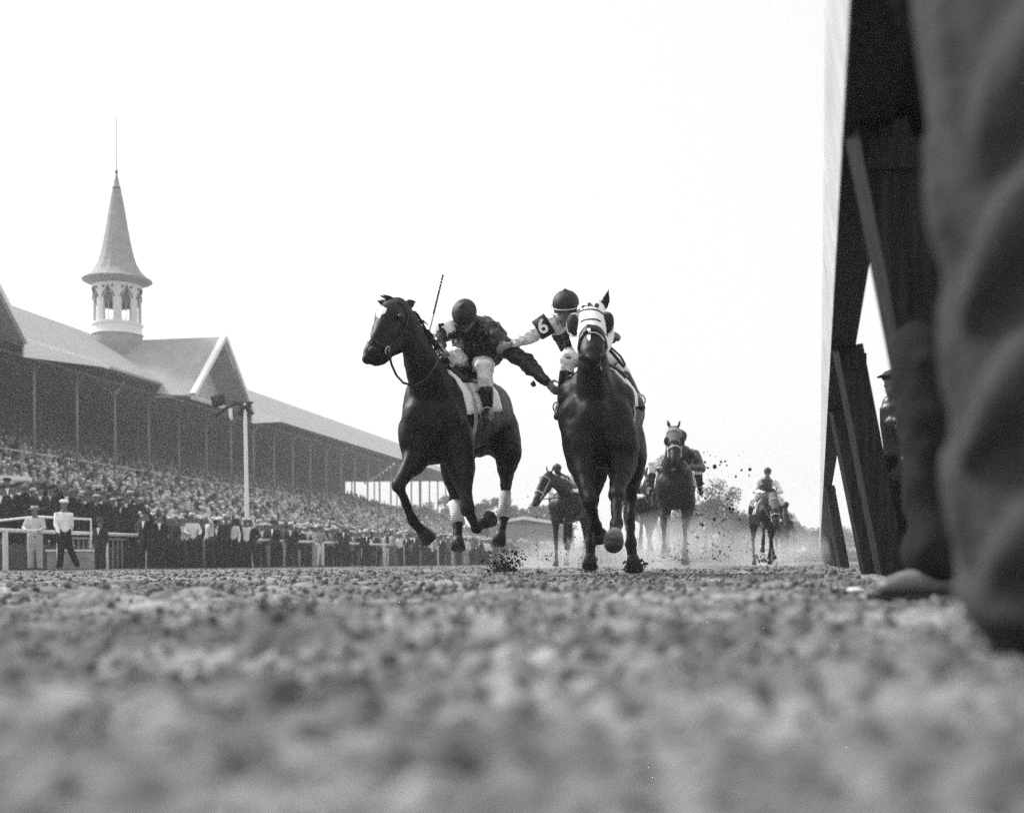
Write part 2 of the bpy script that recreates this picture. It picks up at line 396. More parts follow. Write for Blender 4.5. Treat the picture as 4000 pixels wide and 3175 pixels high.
# ---------------------------------------------------------------- grandstand
SU = 0.17854                                    # the stand runs away from the lens along (SU, 1)
def S(s, y, z): return Vector((s + SU * y, y, z))
EZ, ES, RZ, RS, BS = 13.6, -42.0, 18.45, -50.5, -59.0
Y0, Y1 = 30.0, 186.0
stand = thing('grandstand', S(-50, 100, 0), 'long timber grandstand with shingle roof and dark interior packed with spectators', 'grandstand')
b = MB()
for (s1, z1, s2, z2) in ((ES, EZ, RS, RZ), (RS, RZ, BS, EZ)):
    b.prism([S(s1, Y0, z1), S(s2, Y0, z2), S(s2, Y1, z2), S(s1, Y1, z1)], (0, 0, -0.18))
build(b, 'roof', M_roof, stand)
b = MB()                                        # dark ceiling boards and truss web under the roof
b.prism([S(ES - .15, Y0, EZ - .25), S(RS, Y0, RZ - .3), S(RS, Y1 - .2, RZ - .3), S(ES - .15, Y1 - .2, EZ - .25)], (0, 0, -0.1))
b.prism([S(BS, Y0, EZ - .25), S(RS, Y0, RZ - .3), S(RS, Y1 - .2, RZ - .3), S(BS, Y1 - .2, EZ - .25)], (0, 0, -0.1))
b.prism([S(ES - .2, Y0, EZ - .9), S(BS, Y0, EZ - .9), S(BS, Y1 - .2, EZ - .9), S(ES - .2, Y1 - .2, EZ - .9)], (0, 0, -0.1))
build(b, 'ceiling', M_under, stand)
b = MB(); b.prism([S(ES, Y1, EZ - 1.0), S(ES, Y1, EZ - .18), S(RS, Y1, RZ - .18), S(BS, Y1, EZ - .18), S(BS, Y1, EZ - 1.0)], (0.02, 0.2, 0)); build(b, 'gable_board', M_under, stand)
b = MB(); b.beam(S(ES + .02, Y0, EZ - .06), S(ES + .02, 83, EZ - .06), 0.12, 0.34); b.beam(S(ES + .02, 103, EZ - .06), S(ES + .02, Y1, EZ - .06), 0.12, 0.2)
build(b, 'eaves_board', M_white, stand)
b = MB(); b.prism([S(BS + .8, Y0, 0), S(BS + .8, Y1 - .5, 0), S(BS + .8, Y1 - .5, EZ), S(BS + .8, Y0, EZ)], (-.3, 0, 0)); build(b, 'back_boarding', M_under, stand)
# tiers: stepped floor
NT = 30; TS0, TS1, TZ0, TZ1 = -24.0, -57.5, 0.25, 10.1
b = MB()
for k in range(NT):
    sa = TS0 + (TS1 - TS0) * k / NT; sb = TS0 + (TS1 - TS0) * (k + 1) / NT; z = TZ0 + (TZ1 - TZ0) * k / NT
    b.prism([S(sa, Y0, 0), S(sb, Y0, 0), S(sb, Y0, z), S(sa, Y0, z)], (SU * (Y1 - 2 - Y0), Y1 - 2 - Y0, 0))
build(b, 'tier', M_step, stand)
# front columns and back columns
ys = [70.9 + 4.97 * k for k in range(-8, 24)]
for k, y in enumerate(ys):
    if y < Y0 + 2 or y > Y1 - .5: continue
    zf = TZ0 + (TZ1 - TZ0) * (43.0 + TS0) / (TS0 - TS1)
    b = MB(); b.tube([S(-43, y, zf), S(-43, y, EZ - .9)], [.10, .10], n=8, caps=False)
    c = build(b, 'column', M_colm, stand, True)
    b = MB()
    b.beam(S(-43.1, y, EZ - 1.5), S(-43.8, y, EZ - .95), .07, .07); b.beam(S(-42.9, y, EZ - 1.5), S(-42.3, y, EZ - .6), .07, .07)
    build(b, 'bracket', M_offw if k % 5 == 1 else M_colm, c)
    if k % 3 == 0 and y < 150:
        b = MB(); b.tube([S(-51, y, zf + 2), S(-51, y, EZ - .9)], [.09, .09], n=8, caps=False); build(b, 'column', M_colm, stand, True)
for k in range(4):
    s = ES - 5 - k * 3.4; y = Y1 - .6
    b = MB(); b.tube([S(s, y, 2), S(s, y, EZ - .9)], [.09, .09], n=8, caps=False); build(b, 'column', M_under, stand, True)
# white railings that divide the tiers
b = MB()
def tierz(s): return TZ0 + (TZ1 - TZ0) * (TS0 - s) / (TS0 - TS1)
for y in np.arange(52, 132, 2.6):
    b.beam(S(-46, y, tierz(-46)), S(-46, y, 7.75), .07, .07)
b.beam(S(-46, 50, 7.62), S(-46, 132, 7.45), .09, .09)
build(b, 'railing', M_offw, stand)
b = MB(); b.prism([S(-45.6, 58, 6.55), S(-45.6, 132, 6.45), S(-45.6, 132, 6.72), S(-45.6, 58, 6.82)], (.08, 0, 0)); build(b, 'parapet_board', M_offw, stand)
# cross gables
def lerp_(a, b, t): return a + (b - a) * t
def add_gable(yc, hw, zp, zb, sf, sback):
    y_shift = (sf - sback) * .173           # the ridge runs square to the long side
    A = S(sf, yc, zp); Bk = S(sback, yc + y_shift, zp)
    L_ = S(sf, yc - hw, zb); Rr = S(sf, yc + hw, zb)
    # where the slopes die into the main roof
    sl = ES - .2; Lb = S(sl, yc - hw + .6, EZ + .05); Rb = S(sl, yc + hw + .6, EZ + .05)
    fr = (EZ - zb) / (zp - zb); dv = Vector((-(sf - ES) * (1 - SU * .173), (sf - ES) * .173, 0)); kk = (sf - ES)
    dv = S(ES, yc + kk * .173, 0) - S(sf, yc, 0)
    b = MB(); b.prism([L_, A, Bk, lerp_(L_, A, fr) + dv, L_ + dv], (0, 0, -.16)); b.prism([A, Rr, Rr + dv, lerp_(Rr, A, fr) + dv, Bk], (0, 0, -.16))
    rf = build(b, 'gable_roof', M_roof, stand)
    b = MB(); b.beam(L_ + Vector((.02, -.1, -.02)), A + Vector((.02, 0, .02)), .30, .42, up=(1, -.18, 0)); b.beam(A + Vector((.02, 0, .02)), Rr + Vector((.02, .1, -.02)), .30, .42, up=(1, -.18, 0))
    build(b, 'barge_board', M_white, rf)
    b = MB(); b.prism([L_ + Vector((-2.2, .5, -.05)), A + Vector((-2.2, .5, -.35)), Rr + Vector((-2.2, .5, -.05))], (-.1, 0, 0)); build(b, 'gable_wall', M_offw, rf)
    b = MB(); b.prism([S(sf, yc - hw, zb - .35), S(sf, yc + hw * .15, zb - .35), S(sf, yc + hw * .15, zb - .1), S(sf, yc - hw, zb - .1)], (-.15, 0, 0)); build(b, 'tie_beam', M_white, rf)
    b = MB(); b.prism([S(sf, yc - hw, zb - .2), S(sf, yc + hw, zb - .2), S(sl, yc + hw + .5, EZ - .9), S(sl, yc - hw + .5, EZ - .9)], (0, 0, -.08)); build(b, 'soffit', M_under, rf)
    # white valance that flares back to the eaves
    b = MB(); b.prism([S(sf, yc + hw, zb + .05), S(ES + .15, yc + hw + 14, EZ + .0), S(ES + .15, yc + hw + 14, EZ - .25), S(sf, yc + hw, zb - .85)], (-.1, 0, 0)); build(b, 'valance', M_white, rf)
    return rf
add_gable(94.7, 5.5, 17.7, 12.5, -39.0, -49.4)
add_gable(62.4, 5.5, 17.7, 12.5, -39.0, -49.4)

# twin-spired turret: one turret in view
TC = S(-48.0, 96.3, 0)
K = 96.3 / FPX
def ty(py): return CAMH + (2209.2 - py) * K
turret = thing('spire_turret', (TC.x, TC.y, 14.0), 'tall pointed slate spire on a white arcaded round drum above the grandstand roof', 'spire')
b = MB(); b.lathe(TC, [(2.05, 13.9), (2.0, ty(1345)), (1.90, ty(1318)), (1.90, ty(1310))], 40); build(b, 'skirt', M_spire, turret)
b = MB(); b.lathe(TC, [(1.97, ty(1312)), (1.97, ty(1306)), (1.86, ty(1303)), (1.86, ty(1278)), (1.97, ty(1275)), (1.97, ty(1268))], 40); build(b, 'parapet_band', M_white, turret)
# drum wall with real arched openings
def drum():
    n = 192; zb, zt = ty(1268), ty(1118); nz = 40; r = 1.82; V = []; F = []
    for j in range(nz + 1):
        rr = r + (0.10 * max(0, (j / nz - .85)) / .15)
        for k in range(n):
            a = 2 * math.pi * k / n; V.append((TC.x + rr * math.cos(a), TC.y + rr * math.sin(a), zb + (zt - zb) * j / nz))
    nb = 8; a0 = math.atan2(-TC.y, -TC.x)
    for j in range(nz):
        z = (j + .5) / nz
        for k in range(n):
            a = 2 * math.pi * (k + .5) / n
            d = ((a - a0) / (2 * math.pi / nb)) % 1.0 - .5
            d *= 2 * math.pi / nb * r
            hole = abs(d) < .36 and (z < .62 or (d / .36) ** 2 + ((z - .62) / .13) ** 2 < 1) and z > .03
            if not hole: F.append((j * n + k, j * n + (k + 1) % n, (j + 1) * n + (k + 1) % n, (j + 1) * n + k))
    o = npmesh('arcade_wall', np.array(V) - np.array(origin_of(turret)), F, M_offw, turret)
    sm = o.modifiers.new('thick', 'SOLIDIFY'); sm.thickness = .22; sm.offset = -1
    # blinds in the arch heads, hood moulds, roundels
    for q in range(nb):
        am = a0 + (q + .5) * 2 * math.pi / nb
        c = Vector((math.cos(am), math.sin(am), 0)); t = Vector((-math.sin(am), math.cos(am), 0)); base = Vector((TC.x, TC.y, 0))
        def Q(d, z, rr=r): return base + c * rr * math.cos(d / r) + t * rr * math.sin(d / r) + Vector((0, 0, zb + (zt - zb) * z))
        b = MB(); P = [Q(d, .50, r - .14) for d in (-.37, .37)]; b.prism([P[0], P[1], Q(.37, .78, r - .14), Q(-.37, .78, r - .14)], c * .02)
        build(b, 'blind', M_louver, turret)
        b = MB(); pts = [Q(.46 * math.cos(x), .62 + .17 * math.sin(x), r + .03) for x in np.linspace(0, math.pi, 11)]
        b.tube(pts, [.045] * 11, n=6); b.tube([Q(0, .80, r + .03), Q(0, .93, r + .03)], [.17, .02], n=6)
        build(b, 'arch_moulding', M_under, turret)
        for dd in (-.34, .34):
            b = MB(); b.ell(Q(dd, .88, r + .05), .10, nu=8, nv=6); build(b, 'roundel', M_under, turret)
        b = MB(); b.beam(Q(0, .03, r - .1), Q(0, .5, r - .1), .035, .035); b.beam(Q(-.36, .27, r - .1), Q(.36, .27, r - .1), .035, .035); build(b, 'window_bar', M_offw, turret)
drum()
prof = [(1.85, ty(1116)), (2.65, ty(1101)), (2.70, ty(1097)), (2.28, ty(1083)), (1.85, ty(1062)), (1.50, ty(1030)), (1.30, ty(1000)), (1.05, ty(945)), (.82, ty(880)), (.60, ty(810)), (.36, ty(745)), (.30, ty(738))]
b = MB(); b.lathe(TC, prof, 16); build(b, 'spire_roof', M_spire, turret, False)
b = MB(); b.lathe(TC, [(.34, ty(740)), (.34, ty(734))], 16); build(b, 'collar', M_under, turret)
b = MB(); b.lathe(TC, [(.32, ty(734)), (.24, ty(722)), (.08, ty(680)), (.05, ty(676))], 16); build(b, 'pinnacle', M_spire, turret)
b = MB(); b.ell((TC.x, TC.y, ty(672)), (.13, .13, .16)); build(b, 'ball', M_under, turret, True)
b = MB(); b.tube([(TC.x, TC.y, ty(672)), (TC.x + .02, TC.y, ty(455))], [.045, .03], n=8); build(b, 'lightning_rod', M_colm, turret)

# flag mast with dark bunting in front of the gable
pole = thing('flag_mast', (W(968, 2200, 50).x, 50, 0), 'tall white pole rising from the crowd in front of the gable with dark drapes', 'mast')
px, py = pole.location.x, 50
top = W(957, 1580, 50)
b = MB(); b.tube([(px, py, 0), (px - .03, py, 3.0), (lerp_(px, top.x, .72), py, 5.2), (top.x, py, top.z)], [.095, .085, .075, .07], n=10); build(b, 'pole', M_white, pole, True)
b = MB(); b.tube([W(905, 1580, 50), W(985, 1572, 50)], [.05, .05], n=6); build(b, 'crossarm', M_flag, pole)
def drape(pts, root, m=M_flag, name='drape'):
    c = sum((Vector(p) for p in pts), Vector()) / len(pts); b = MB()
    n = len(pts); b.add([Vector(p) + Vector((0, .05 * math.sin(i * 2.4), 0)) for i, p in enumerate(pts)] + [c + Vector((0, -.12, 0))], [(i, (i + 1) % n, n) for i in range(n)])
    o = build(b, name, m, root); s_ = o.modifiers.new('t', 'SOLIDIFY'); s_.thickness = .01; return o
drape([W(822, 1549, 50), W(872, 1537, 50), W(884, 1580, 50), W(832, 1594, 50)], pole)
drape([W(832, 1620, 50), W(905, 1570, 50), W(915, 1584, 50), W(848, 1627, 50)], pole)
drape([W(900, 1565, 50), W(976, 1572, 50), W(985, 1585, 50), W(955, 1622, 50), W(925, 1622, 50), W(940, 1590, 50)], pole)
drape([W(967, 1590, 50), W(975, 1592, 50), W(992, 1618, 50), W(968, 1622, 50)], pole)
drape([W(888, 1585, 50), W(905, 1590, 50), W(910, 1640, 50), W(899, 1640, 50)], pole, M_wcloth, 'streamer')
# string of pennants near the far end
pn = thing('pennant_string', W(1500, 1850, 150), 'string of small white pennants sagging under the far roof', 'pennants')
b = MB()
for k in range(9):
    p = W(1418 + k * 14, 1885 - k * 9.2 + 6 * math.sin(k / 8 * 3.14), 150); b.add([p, p + Vector((.42, 0, .18)), p + Vector((.32, 0, -.25))], [(0, 1, 2)])
o = build(b, 'flags', M_white, pn); o.modifiers.new('t', 'SOLIDIFY').thickness = .02
b = MB(); b.tube([W(1418, 1886, 150), W(1480, 1843, 150), W(1540, 1800, 150)], [.02] * 3, n=4); build(b, 'line', M_colm, pn)

# ---------------------------------------------------------------- outer rail, box, platform, awning
RU = 0.25
def O(t, z, off=0.0):            # along the outer rail; off = to the far side
    return Vector((-13.65 - off * .97 + RU * t, 33.6 + t + off * .243, z))
rail = thing('outer_rail', O(10, 0), 'white rail on round posts along the far side of the track before the crowd', 'rail')
b = MB(); b.tube([O(-6, 1.08), O(9.5, 1.08)], [.055, .055], n=10); b.tube([O(9.5, 1.08), O(120, 1.08)], [.055, .055], n=10); build(b, 'top_rail', M_offw, rail, True)
for t in list(np.arange(-5, 8, 2.35)) + list(np.arange(8.4, 100, 2.9)):
    b = MB(); b.tube([O(t, -.05), O(t, 1.04)], [.075, .07], n=10); build(b, 'post', M_offw, rail, True)
pk = thing('picket_panel', O(4.6, 0, .5), 'pale slatted picket panel behind the rail beside the dark suited men', 'fence')
b = MB()
for k in range(12): b.box(O(3.2 + k * .26, .5, .5), (.03, .03, .95))
build(b, 'slat', M_timberp, pk)
b = MB(); b.beam(O(3.0, .95, .46), O(6.2, .95, .46), .04, .05); build(b, 'frame', M_timberp, pk)
bx = thing('white_box', W(285, 2212, 35.5), 'white painted wooden box low behind the rail beside the walking official', 'box')
bx.location.z = 0
c = W(285, 2212, 36.2); b = MB(); b.box((c.x, c.y, .27), (1.25, .7, .52)); build(b, 'body', M_timberp, bx)
b = MB(); b.box((c.x, c.y, .555), (1.33, .78, .05)); build(b, 'lid', M_white, bx)
pf = thing('platform', O(-1, 0, 2.2), 'low dark platform behind the rail carrying the raised row of suited men', 'platform')
b = MB(); b.prism([O(-9, 0, 1.7), O(9, 0, 1.7), O(9, 0, 4.6), O(-9, 0, 4.6)], (0, 0, .75)); build(b, 'deck', M_under, pf)
b = MB(); b.tube([W(-60, 2040, 35.6), W(140, 2018, 35.6), W(355, 2028, 35.6), W(356, 2138, 35.6)], [.035] * 4, n=8)
b.tube([W(110, 2020, 35.6), W(110, 2150, 35.6)], [.03] * 2, n=8)
build(b, 'pipe_rail', M_white, pf, True)
aw = thing('sign_board', W(40, 1875, 44), 'long white board like an awning edge high in the crowd at the frame edge', 'board')
b = MB(); p = W(115, 1870, 44); q = W(-120, 1862, 44); b.beam(p, q, .5, .14); build(b, 'board', M_white, aw)
b = MB(); b.beam(p + Vector((-.2, .1, -.25)), q + Vector((0, .1, -.25)), .1, .2); build(b, 'rail', M_offw, aw)
for x in (90, 20):
    c = W(x, 1880, 44.1); b = MB(); b.beam((c.x, c.y, 0), (c.x, c.y, c.z), .1, .1); build(b, 'post', M_offw, aw)

# ---------------------------------------------------------------- inner rail over the lens
IA = 0.25
def I(a, y, z): return Vector((a + IA * y, y, z))
inner = thing('inner_rail', I(.43, 6, 0), 'overhanging white inner rail on leaning dark timber posts close on the near side', 'rail')
b = MB(); yA, yB = 0.4, 170
b.prism([I(.026, yA, 1.64), I(.074, yA, 1.33), I(.100, yA, 1.33), I(.052, yA, 1.64)], (IA * (yB - yA), yB - yA, 0))
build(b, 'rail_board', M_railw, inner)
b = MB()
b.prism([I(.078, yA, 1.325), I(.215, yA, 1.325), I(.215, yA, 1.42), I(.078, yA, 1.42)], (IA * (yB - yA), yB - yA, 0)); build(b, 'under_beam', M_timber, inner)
for k in range(28):
    if k in (3, 4): continue
    y = 3.5 + 3.35 * k + .25 * math.sin(k * 2.1); lean = .02 * math.sin(k * 3.3)
    wd = .145
    b = MB(); P0 = I(.45 + lean, y, -.15); P1 = I(.17, y, 1.33)
    b.beam(P0, P1, wd, .12, up=(0, 1, 0)); 
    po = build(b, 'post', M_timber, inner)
    if k == 0:
        pass
    b = MB(); b.box(I(.20, y - .02, 1.24), (.13, .10, .09)); build(b, 'bracket', M_timber, po)
scrap = thing('paper_scrap', W(3340, 2320, 4.0), 'small crumpled white paper scrap lying on the soil by the rail posts', 'paper')
c = W(3340, 2320, 4.0); c.z = .0; b = MB()
b.ell((c.x, 4.0, .006), (.030, .022, .010), nu=9, nv=5); o = build(b, 'sheet', M_white, scrap)

# ---------------------------------------------------------------- far shed
sh = thing('far_shed', (W(2010, 2150, 150).x, 150, 0), 'low grey shed with pale roof edge beyond the far crowd under the trees', 'shed')
b = MB(); xs = W(1900, 0, 150).x, W(2230, 0, 150).x
b.box(((xs[0] + xs[1]) / 2, 155, 2.4), (xs[1] - xs[0], 10, 4.8)); build(b, 'wall', M_colm, sh)
b = MB(); xm = W(2035, 0, 150).x
b.prism([(xs[0] - .4, 149.6, 4.75), (xm, 149.6, 5.45), (xs[1] + .4, 149.6, 4.35), (xs[1] + .4, 149.6, 4.7), (xm, 149.6, 5.85), (xs[0] - .4, 149.6, 5.05)], (0, 11, 0)); build(b, 'roof', M_white, sh)

# ---------------------------------------------------------------- trees
def tree(x, y, h, wdt, seed, label, n=4200, sparse=1.0, cs=.5, group='trees beyond the track'):
    r = np.random.RandomState(seed); root = thing('broadleaf_tree', (x, y, 0), label, 'tree', group)
    b = MB(); lean = r.uniform(-.04, .04) * h; b.tube([(x, y, -.2), (x + lean * .4, y, h * .3), (x + lean, y, h * .62)], [h * .028, h * .02, h * .01], n=8)
    tips = []
    for k in range(9):
        a = k * 2.4 + r.uniform(-.3, .3); z0 = h * r.uniform(.25, .6); L = wdt * r.uniform(.3, .5); z1 = z0 + h * r.uniform(.12, .32)
        p1 = (x + lean * .5 + math.cos(a) * L, y + math.sin(a) * L, z1); b.tube([(x + lean * z0 / h, y, z0), ((x + p1[0]) / 2, (y + p1[1]) / 2, (z0 + z1) / 2 + .02 * h), p1], [h * .009, h * .006, h * .002], n=5); tips.append(p1)
    build(b, 'trunk', M_bark, root, True)
    cl = [(*t,) for t in tips]
    for k in range(16):
        a = r.uniform(0, 6.28); rr = wdt * .5 * math.sqrt(r.uniform(0, 1)); z = h * (.32 + .62 * r.uniform(0, 1) ** .8)
        k2 = math.sqrt(max(.08, 1 - ((z / h - .6) / .42) ** 2)); cl.append((x + math.cos(a) * rr * k2, y + math.sin(a) * rr * k2, z))
    cl = np.array(cl); csz = r.uniform(.10, .21, len(cl)) * wdt * sparse
    idx = r.randint(0, len(cl), n); d = r.normal(size=(n, 3)); d /= np.linalg.norm(d, axis=1)[:, None]; d *= (r.uniform(0, 1, n) ** .45)[:, None]
    cs_ = cs * .55; C = cl[idx] + d * 1.25 * csz[idx][:, None] * np.array([1, 1, .8]); 
    u = r.normal(size=(n, 3)); u /= np.linalg.norm(u, axis=1)[:, None]; v = np.cross(u, r.normal(size=(n, 3))); v /= np.linalg.norm(v, axis=1)[:, None]
    s = (r.uniform(.5, 1.1, n) * cs_)[:, None]
    V = np.stack([C - u * s, C + v * s * .6, C + u * s, C - v * s * .6], 1).reshape(-1, 3) - np.array([x, y, 0])
    F = np.arange(4 * n).reshape(-1, 4); col = np.repeat(.035 + .05 * r.uniform(0, 1, n) * (r.uniform(0, 1, len(cl))[idx] + .5), 4)
    npmesh('crown', V, F, M_leaf, root, col=col)
def treepx(px, ytop, wpx, d, seed, label, **k):
    p = W(px, ytop, d); tree(p.x, d, p.z, wpx / FPX * d, seed, label, **k)
treepx(1735, 1885, 130, 200, 1, 'spindly tree seen between the end columns of the grandstand', sparse=.7, n=1500)
treepx(1640, 1960, 120, 210, 21, 'low rounded tree seen through the open end of the grandstand')
treepx(1905, 1930, 130, 170, 2, 'rounded pale tree between the legs of the white bandaged racehorse')
treepx(1985, 1925, 110, 175, 3, 'bushy tree just behind the raised hind hoof of the leading dark horse')
treepx(2075, 1955, 120, 180, 4, 'broad low tree above the pale roof of the far shed')
treepx(2150, 1975, 110, 185, 5, 'small tree beside the shed at the head of the blazed horse')
treepx(2752, 1862, 250, 120, 6, 'loose feathery tree rising behind the horse in the grey blinker hood', sparse=1.0, n=4200, cs=.26)
treepx(2820, 1945, 170, 125, 7, 'lower feathery tree behind the flying dirt', sparse=1.0, n=3600, cs=.26)
treepx(2650, 1990, 170, 160, 8, 'low tree behind the legs of the grey hooded horse')
treepx(2875, 1990, 110, 190, 9, 'small hazy tree between the flying dirt and the far rider')
treepx(2940, 2030, 110, 210, 10, 'faint low tree behind the raised foreleg of the far horse')
treepx(3090, 2035, 110, 220, 11, 'faint round tree beyond the last trailing horses')
treepx(3160, 2070, 110, 260, 12, 'faint distant tree nearest the overhanging inner rail')
treepx(3220, 2055, 100, 300, 13, 'most distant hazy tree almost touching the inner rail posts')
treepx(3290, 2070, 120, 300, 14, 'distant hazy tree seen between the leaning rail posts')
# far hedge
hd = np.random.RandomState(4); n = 9000; hx = hd.uniform(-30, 130, n); hy = 235 + hd.uniform(-4, 4, n) + hx * .15; hz = np.abs(hd.normal(0, 1.5, n)) * (0.7 + vnoise(hx / 9, hy / 9, 3) * 1.2)
u = hd.normal(size=(n, 3)) * .55; v = hd.normal(size=(n, 3)) * .4; C = np.stack([hx, hy, hz], -1)
V = np.stack([C - u, C + v, C + u, C - v], 1).reshape(-1, 3)
tag(npmesh('far_woods', V, np.arange(4 * n).reshape(-1, 4), M_leaf, col=np.repeat(hd.uniform(.03, .09, n), 4)), 'hazy band of low distant woods along the horizon', 'woods', kind='stuff')

# haze
hz_ = MB(); hz_.box((0, 0, 24), (1900, 1900, 52)); 
hm = bpy.data.materials.new('haze_air'); hm.use_nodes = True; n_ = hm.node_tree; n_.nodes.remove(n_.nodes['Principled BSDF'])
pv = n_.nodes.new('ShaderNodeVolumePrincipled'); pv.inputs['Color'].default_value = (.97, .97, .97, 1); pv.inputs['Density'].default_value = 0.0011
n_.links.new(pv.outputs[0], n_.nodes['Material Output'].inputs['Volume'])
hz_.v = [(v[0], v[1], -1.1 if v[2] < 0 else 40.0) for v in hz_.v]
tag(build(hz_, 'haze', hm), 'pale dusty haze over the racecourse', 'haze', kind='stuff')
# ---------------------------------------------------------------- horses
def lerp(a, b, t): return a + (b - a) * t
def horse(J, side, label, mcoat, group='racehorses galloping towards the lens', voxel=0.014, base=None, opts=None):
    """J: joints in the world: trunk [(p, rw, rh)...], neck [...], head [...], legs; side: unit vector across the horse (to its left = picture right)"""
    o = opts or {}
    side = Vector(side).normalized(); fwd = Vector((0, 0, 1)).cross(side).normalized()
    if fwd.dot(J['trunk'][0][0] - J['trunk'][-1][0]) < 0: fwd = -fwd
    gb = base or Vector((J['trunk'][2][0].x, J['trunk'][2][0].y, 0)); root = thing('racehorse', gb, label, 'horse', group)
    b = MB(); b1 = MB()
    b1.tube([p for p, _, _ in J['trunk']], [(a, c) for _, a, c in J['trunk']], side, n=20)
    b1.tube([p for p, _, _ in J['neck']], [(a, c) for _, a, c in J['neck']], side, n=18)
    hs = J.get('hside', side)
    b.tube([p for p, _, _ in J['head']], [(a, c) for _, a, c in J['head']], hs, n=16)
    for e in J.get('extra', []): b1.ell(e[0], e[1], nu=14, nv=10, rot=e[2] if len(e) > 2 else None)
    for (p0, p1, r) in J.get('jaw', []): b.tube([p0, p1], [r[0], r[1]], hs, n=12)
    hoof = []
    for leg in J['fore']:
        sh, el, kn, fe, hf = leg[:5]; k = leg[5] if len(leg) > 5 else 1.0
        up = lerp(el, kn, .45)
        b1.tube([sh, lerp(sh, el, .55), el, lerp(el, kn, .35)], [(.125 * k, .17 * k), (.12 * k, .16 * k), (.10 * k, .125 * k), (.075 * k, .09 * k)], side, n=14)
        b.tube([sh, lerp(sh, el, .55), el, up, lerp(el, kn, .85), kn], [(.12, .16), (.105, .145), (.082, .10), (.062 * k, .07 * k), (.048 * k, .05 * k), (.052 * k, .054 * k)], side, n=14)
        b.ell(kn, (.050 * k, .054 * k, .060 * k))
        b.tube([kn, lerp(kn, fe, .25), lerp(kn, fe, .75), fe], [.046 * k, .036 * k, .034 * k, .045 * k], side, n=12)
        b.ell(fe, .047 * k); pa = lerp(fe, hf, .60)
        b.tube([fe, pa], [.040 * k, .038 * k], side, n=12); hoof.append((pa, hf, k, leg[6] if len(leg) > 6 else None))
    for leg in J['hind']:
        hp, st, hk, fe, hf = leg[:5]; k = leg[5] if len(leg) > 5 else 1.0
        b1.tube([hp, lerp(hp, st, .5), st, lerp(st, hk, .4)], [(.15, .20), (.155, .20), (.13, .165), (.09 * k, .11 * k)], side, n=14)
        b.tube([hp, lerp(hp, st, .5), st, lerp(st, hk, .5), lerp(st, hk, .88), hk], [(.14, .19), (.145, .185), (.12, .15), (.075 * k, .095 * k), (.048 * k, .058 * k), (.05 * k, .06 * k)], side, n=14)
        b.ell(hk, (.050 * k, .058 * k, .060 * k))
        b.tube([hk, lerp(hk, fe, .2), lerp(hk, fe, .8), fe], [.048 * k, .040 * k, .036 * k, .045 * k], side, n=12)
        b.ell(fe, .048 * k); pa = lerp(fe, hf, .60)
        b.tube([fe, pa], [.040 * k, .038 * k], side, n=12); hoof.append((pa, hf, k, leg[6] if len(leg) > 6 else None))
    for (bs, tp, wd, fc) in J['ears']:            # ears: pointed cupped cones
        ax = tp - bs; L = ax.length
        b.tube([bs - ax * .12, bs + ax * .18, bs + ax * .45, bs + ax * .75, tp], [(wd * .7, .016), (wd, .018), (wd * .95, .015), (wd * .55, .012), (.006, .006)], fc, n=8)
    torso = blob(b1, 'torso', mcoat, root, voxel=voxel * 1.35, smooth=o.get('smooth1', 16)); og = origin_of(root)
    b.add([v.co + og for v in torso.data.vertices], [p.vertices[:] for p in torso.data.polygons]); bpy.data.objects.remove(torso)
    body = blob(b, 'body', mcoat, root, voxel=voxel, smooth=o.get('smooth', 4))
    rumple(body, .010 if voxel < .02 else .012, 5.5); rumple(body, .0035, 17)
    for (pa, hf, k, ml) in hoof:
        b = MB(); d = (hf - pa); b.tube([pa - d * .12, pa + d * .25, hf + d.normalized() * .03], [.040 * k, .048 * k, .062 * k], side, n=14, caps=False)
        ho = build(b, 'hoof', ml or M_hoof, root, True)
        if ml:
            b = MB(); c_ = hf + d.normalized() * .028 + Vector((0, -.012, -.024 * k)); b.tube([c_, c_ + Vector((0, .03, -.012))], [(.056 * k, .042 * k), (.050 * k, .038 * k)], side, n=14); build(b, 'sole', M_hoof, ho, True)
    if 'nostril' in J:
        for p in J['nostril']:
            b = MB(); b.ell(p[0], p[1], rot=p[2] if len(p) > 2 else None); build(b, 'nostril', M_dark, root, True)
    for p in J.get('eyes', []):
        b = MB(); b.ell(p, .021); build(b, 'eye', M_eye, root, True)
    if 'mane' in J:
        b = MB(); r = random.Random(5); P = J['mane']
        for i in range(len(P) - 1):
            for q in range(16):
                a = lerp(P[i], P[i + 1], r.random()); dr = Vector(J.get('manedir', (0.2, .3, -1))).normalized()
                L = r.uniform(.07, .15); sdw = Vector((r.uniform(-.03, .03), r.uniform(-.03, .03), r.uniform(-.01, .03)))
                b.tube([a, a + sdw + dr * L * .5 + Vector((0, 0, .02)), a + sdw * 2 + dr * L], [.012, .009, .003], n=5)
        build(b, 'mane', M_mane, root, True)
    if 'tail' in J:
        b = MB(); r = random.Random(6); P = J['tail']
        for q in range(26):
            j = Vector((r.uniform(-.04, .04), r.uniform(-.05, .05), r.uniform(-.03, .03)))
            b.tube([P[0] + j * .3, P[1] + j, P[2] + j * 2.4], [.02, .018, .004], n=5)
        build(b, 'tail', M_mane, root, True)
    return root, body
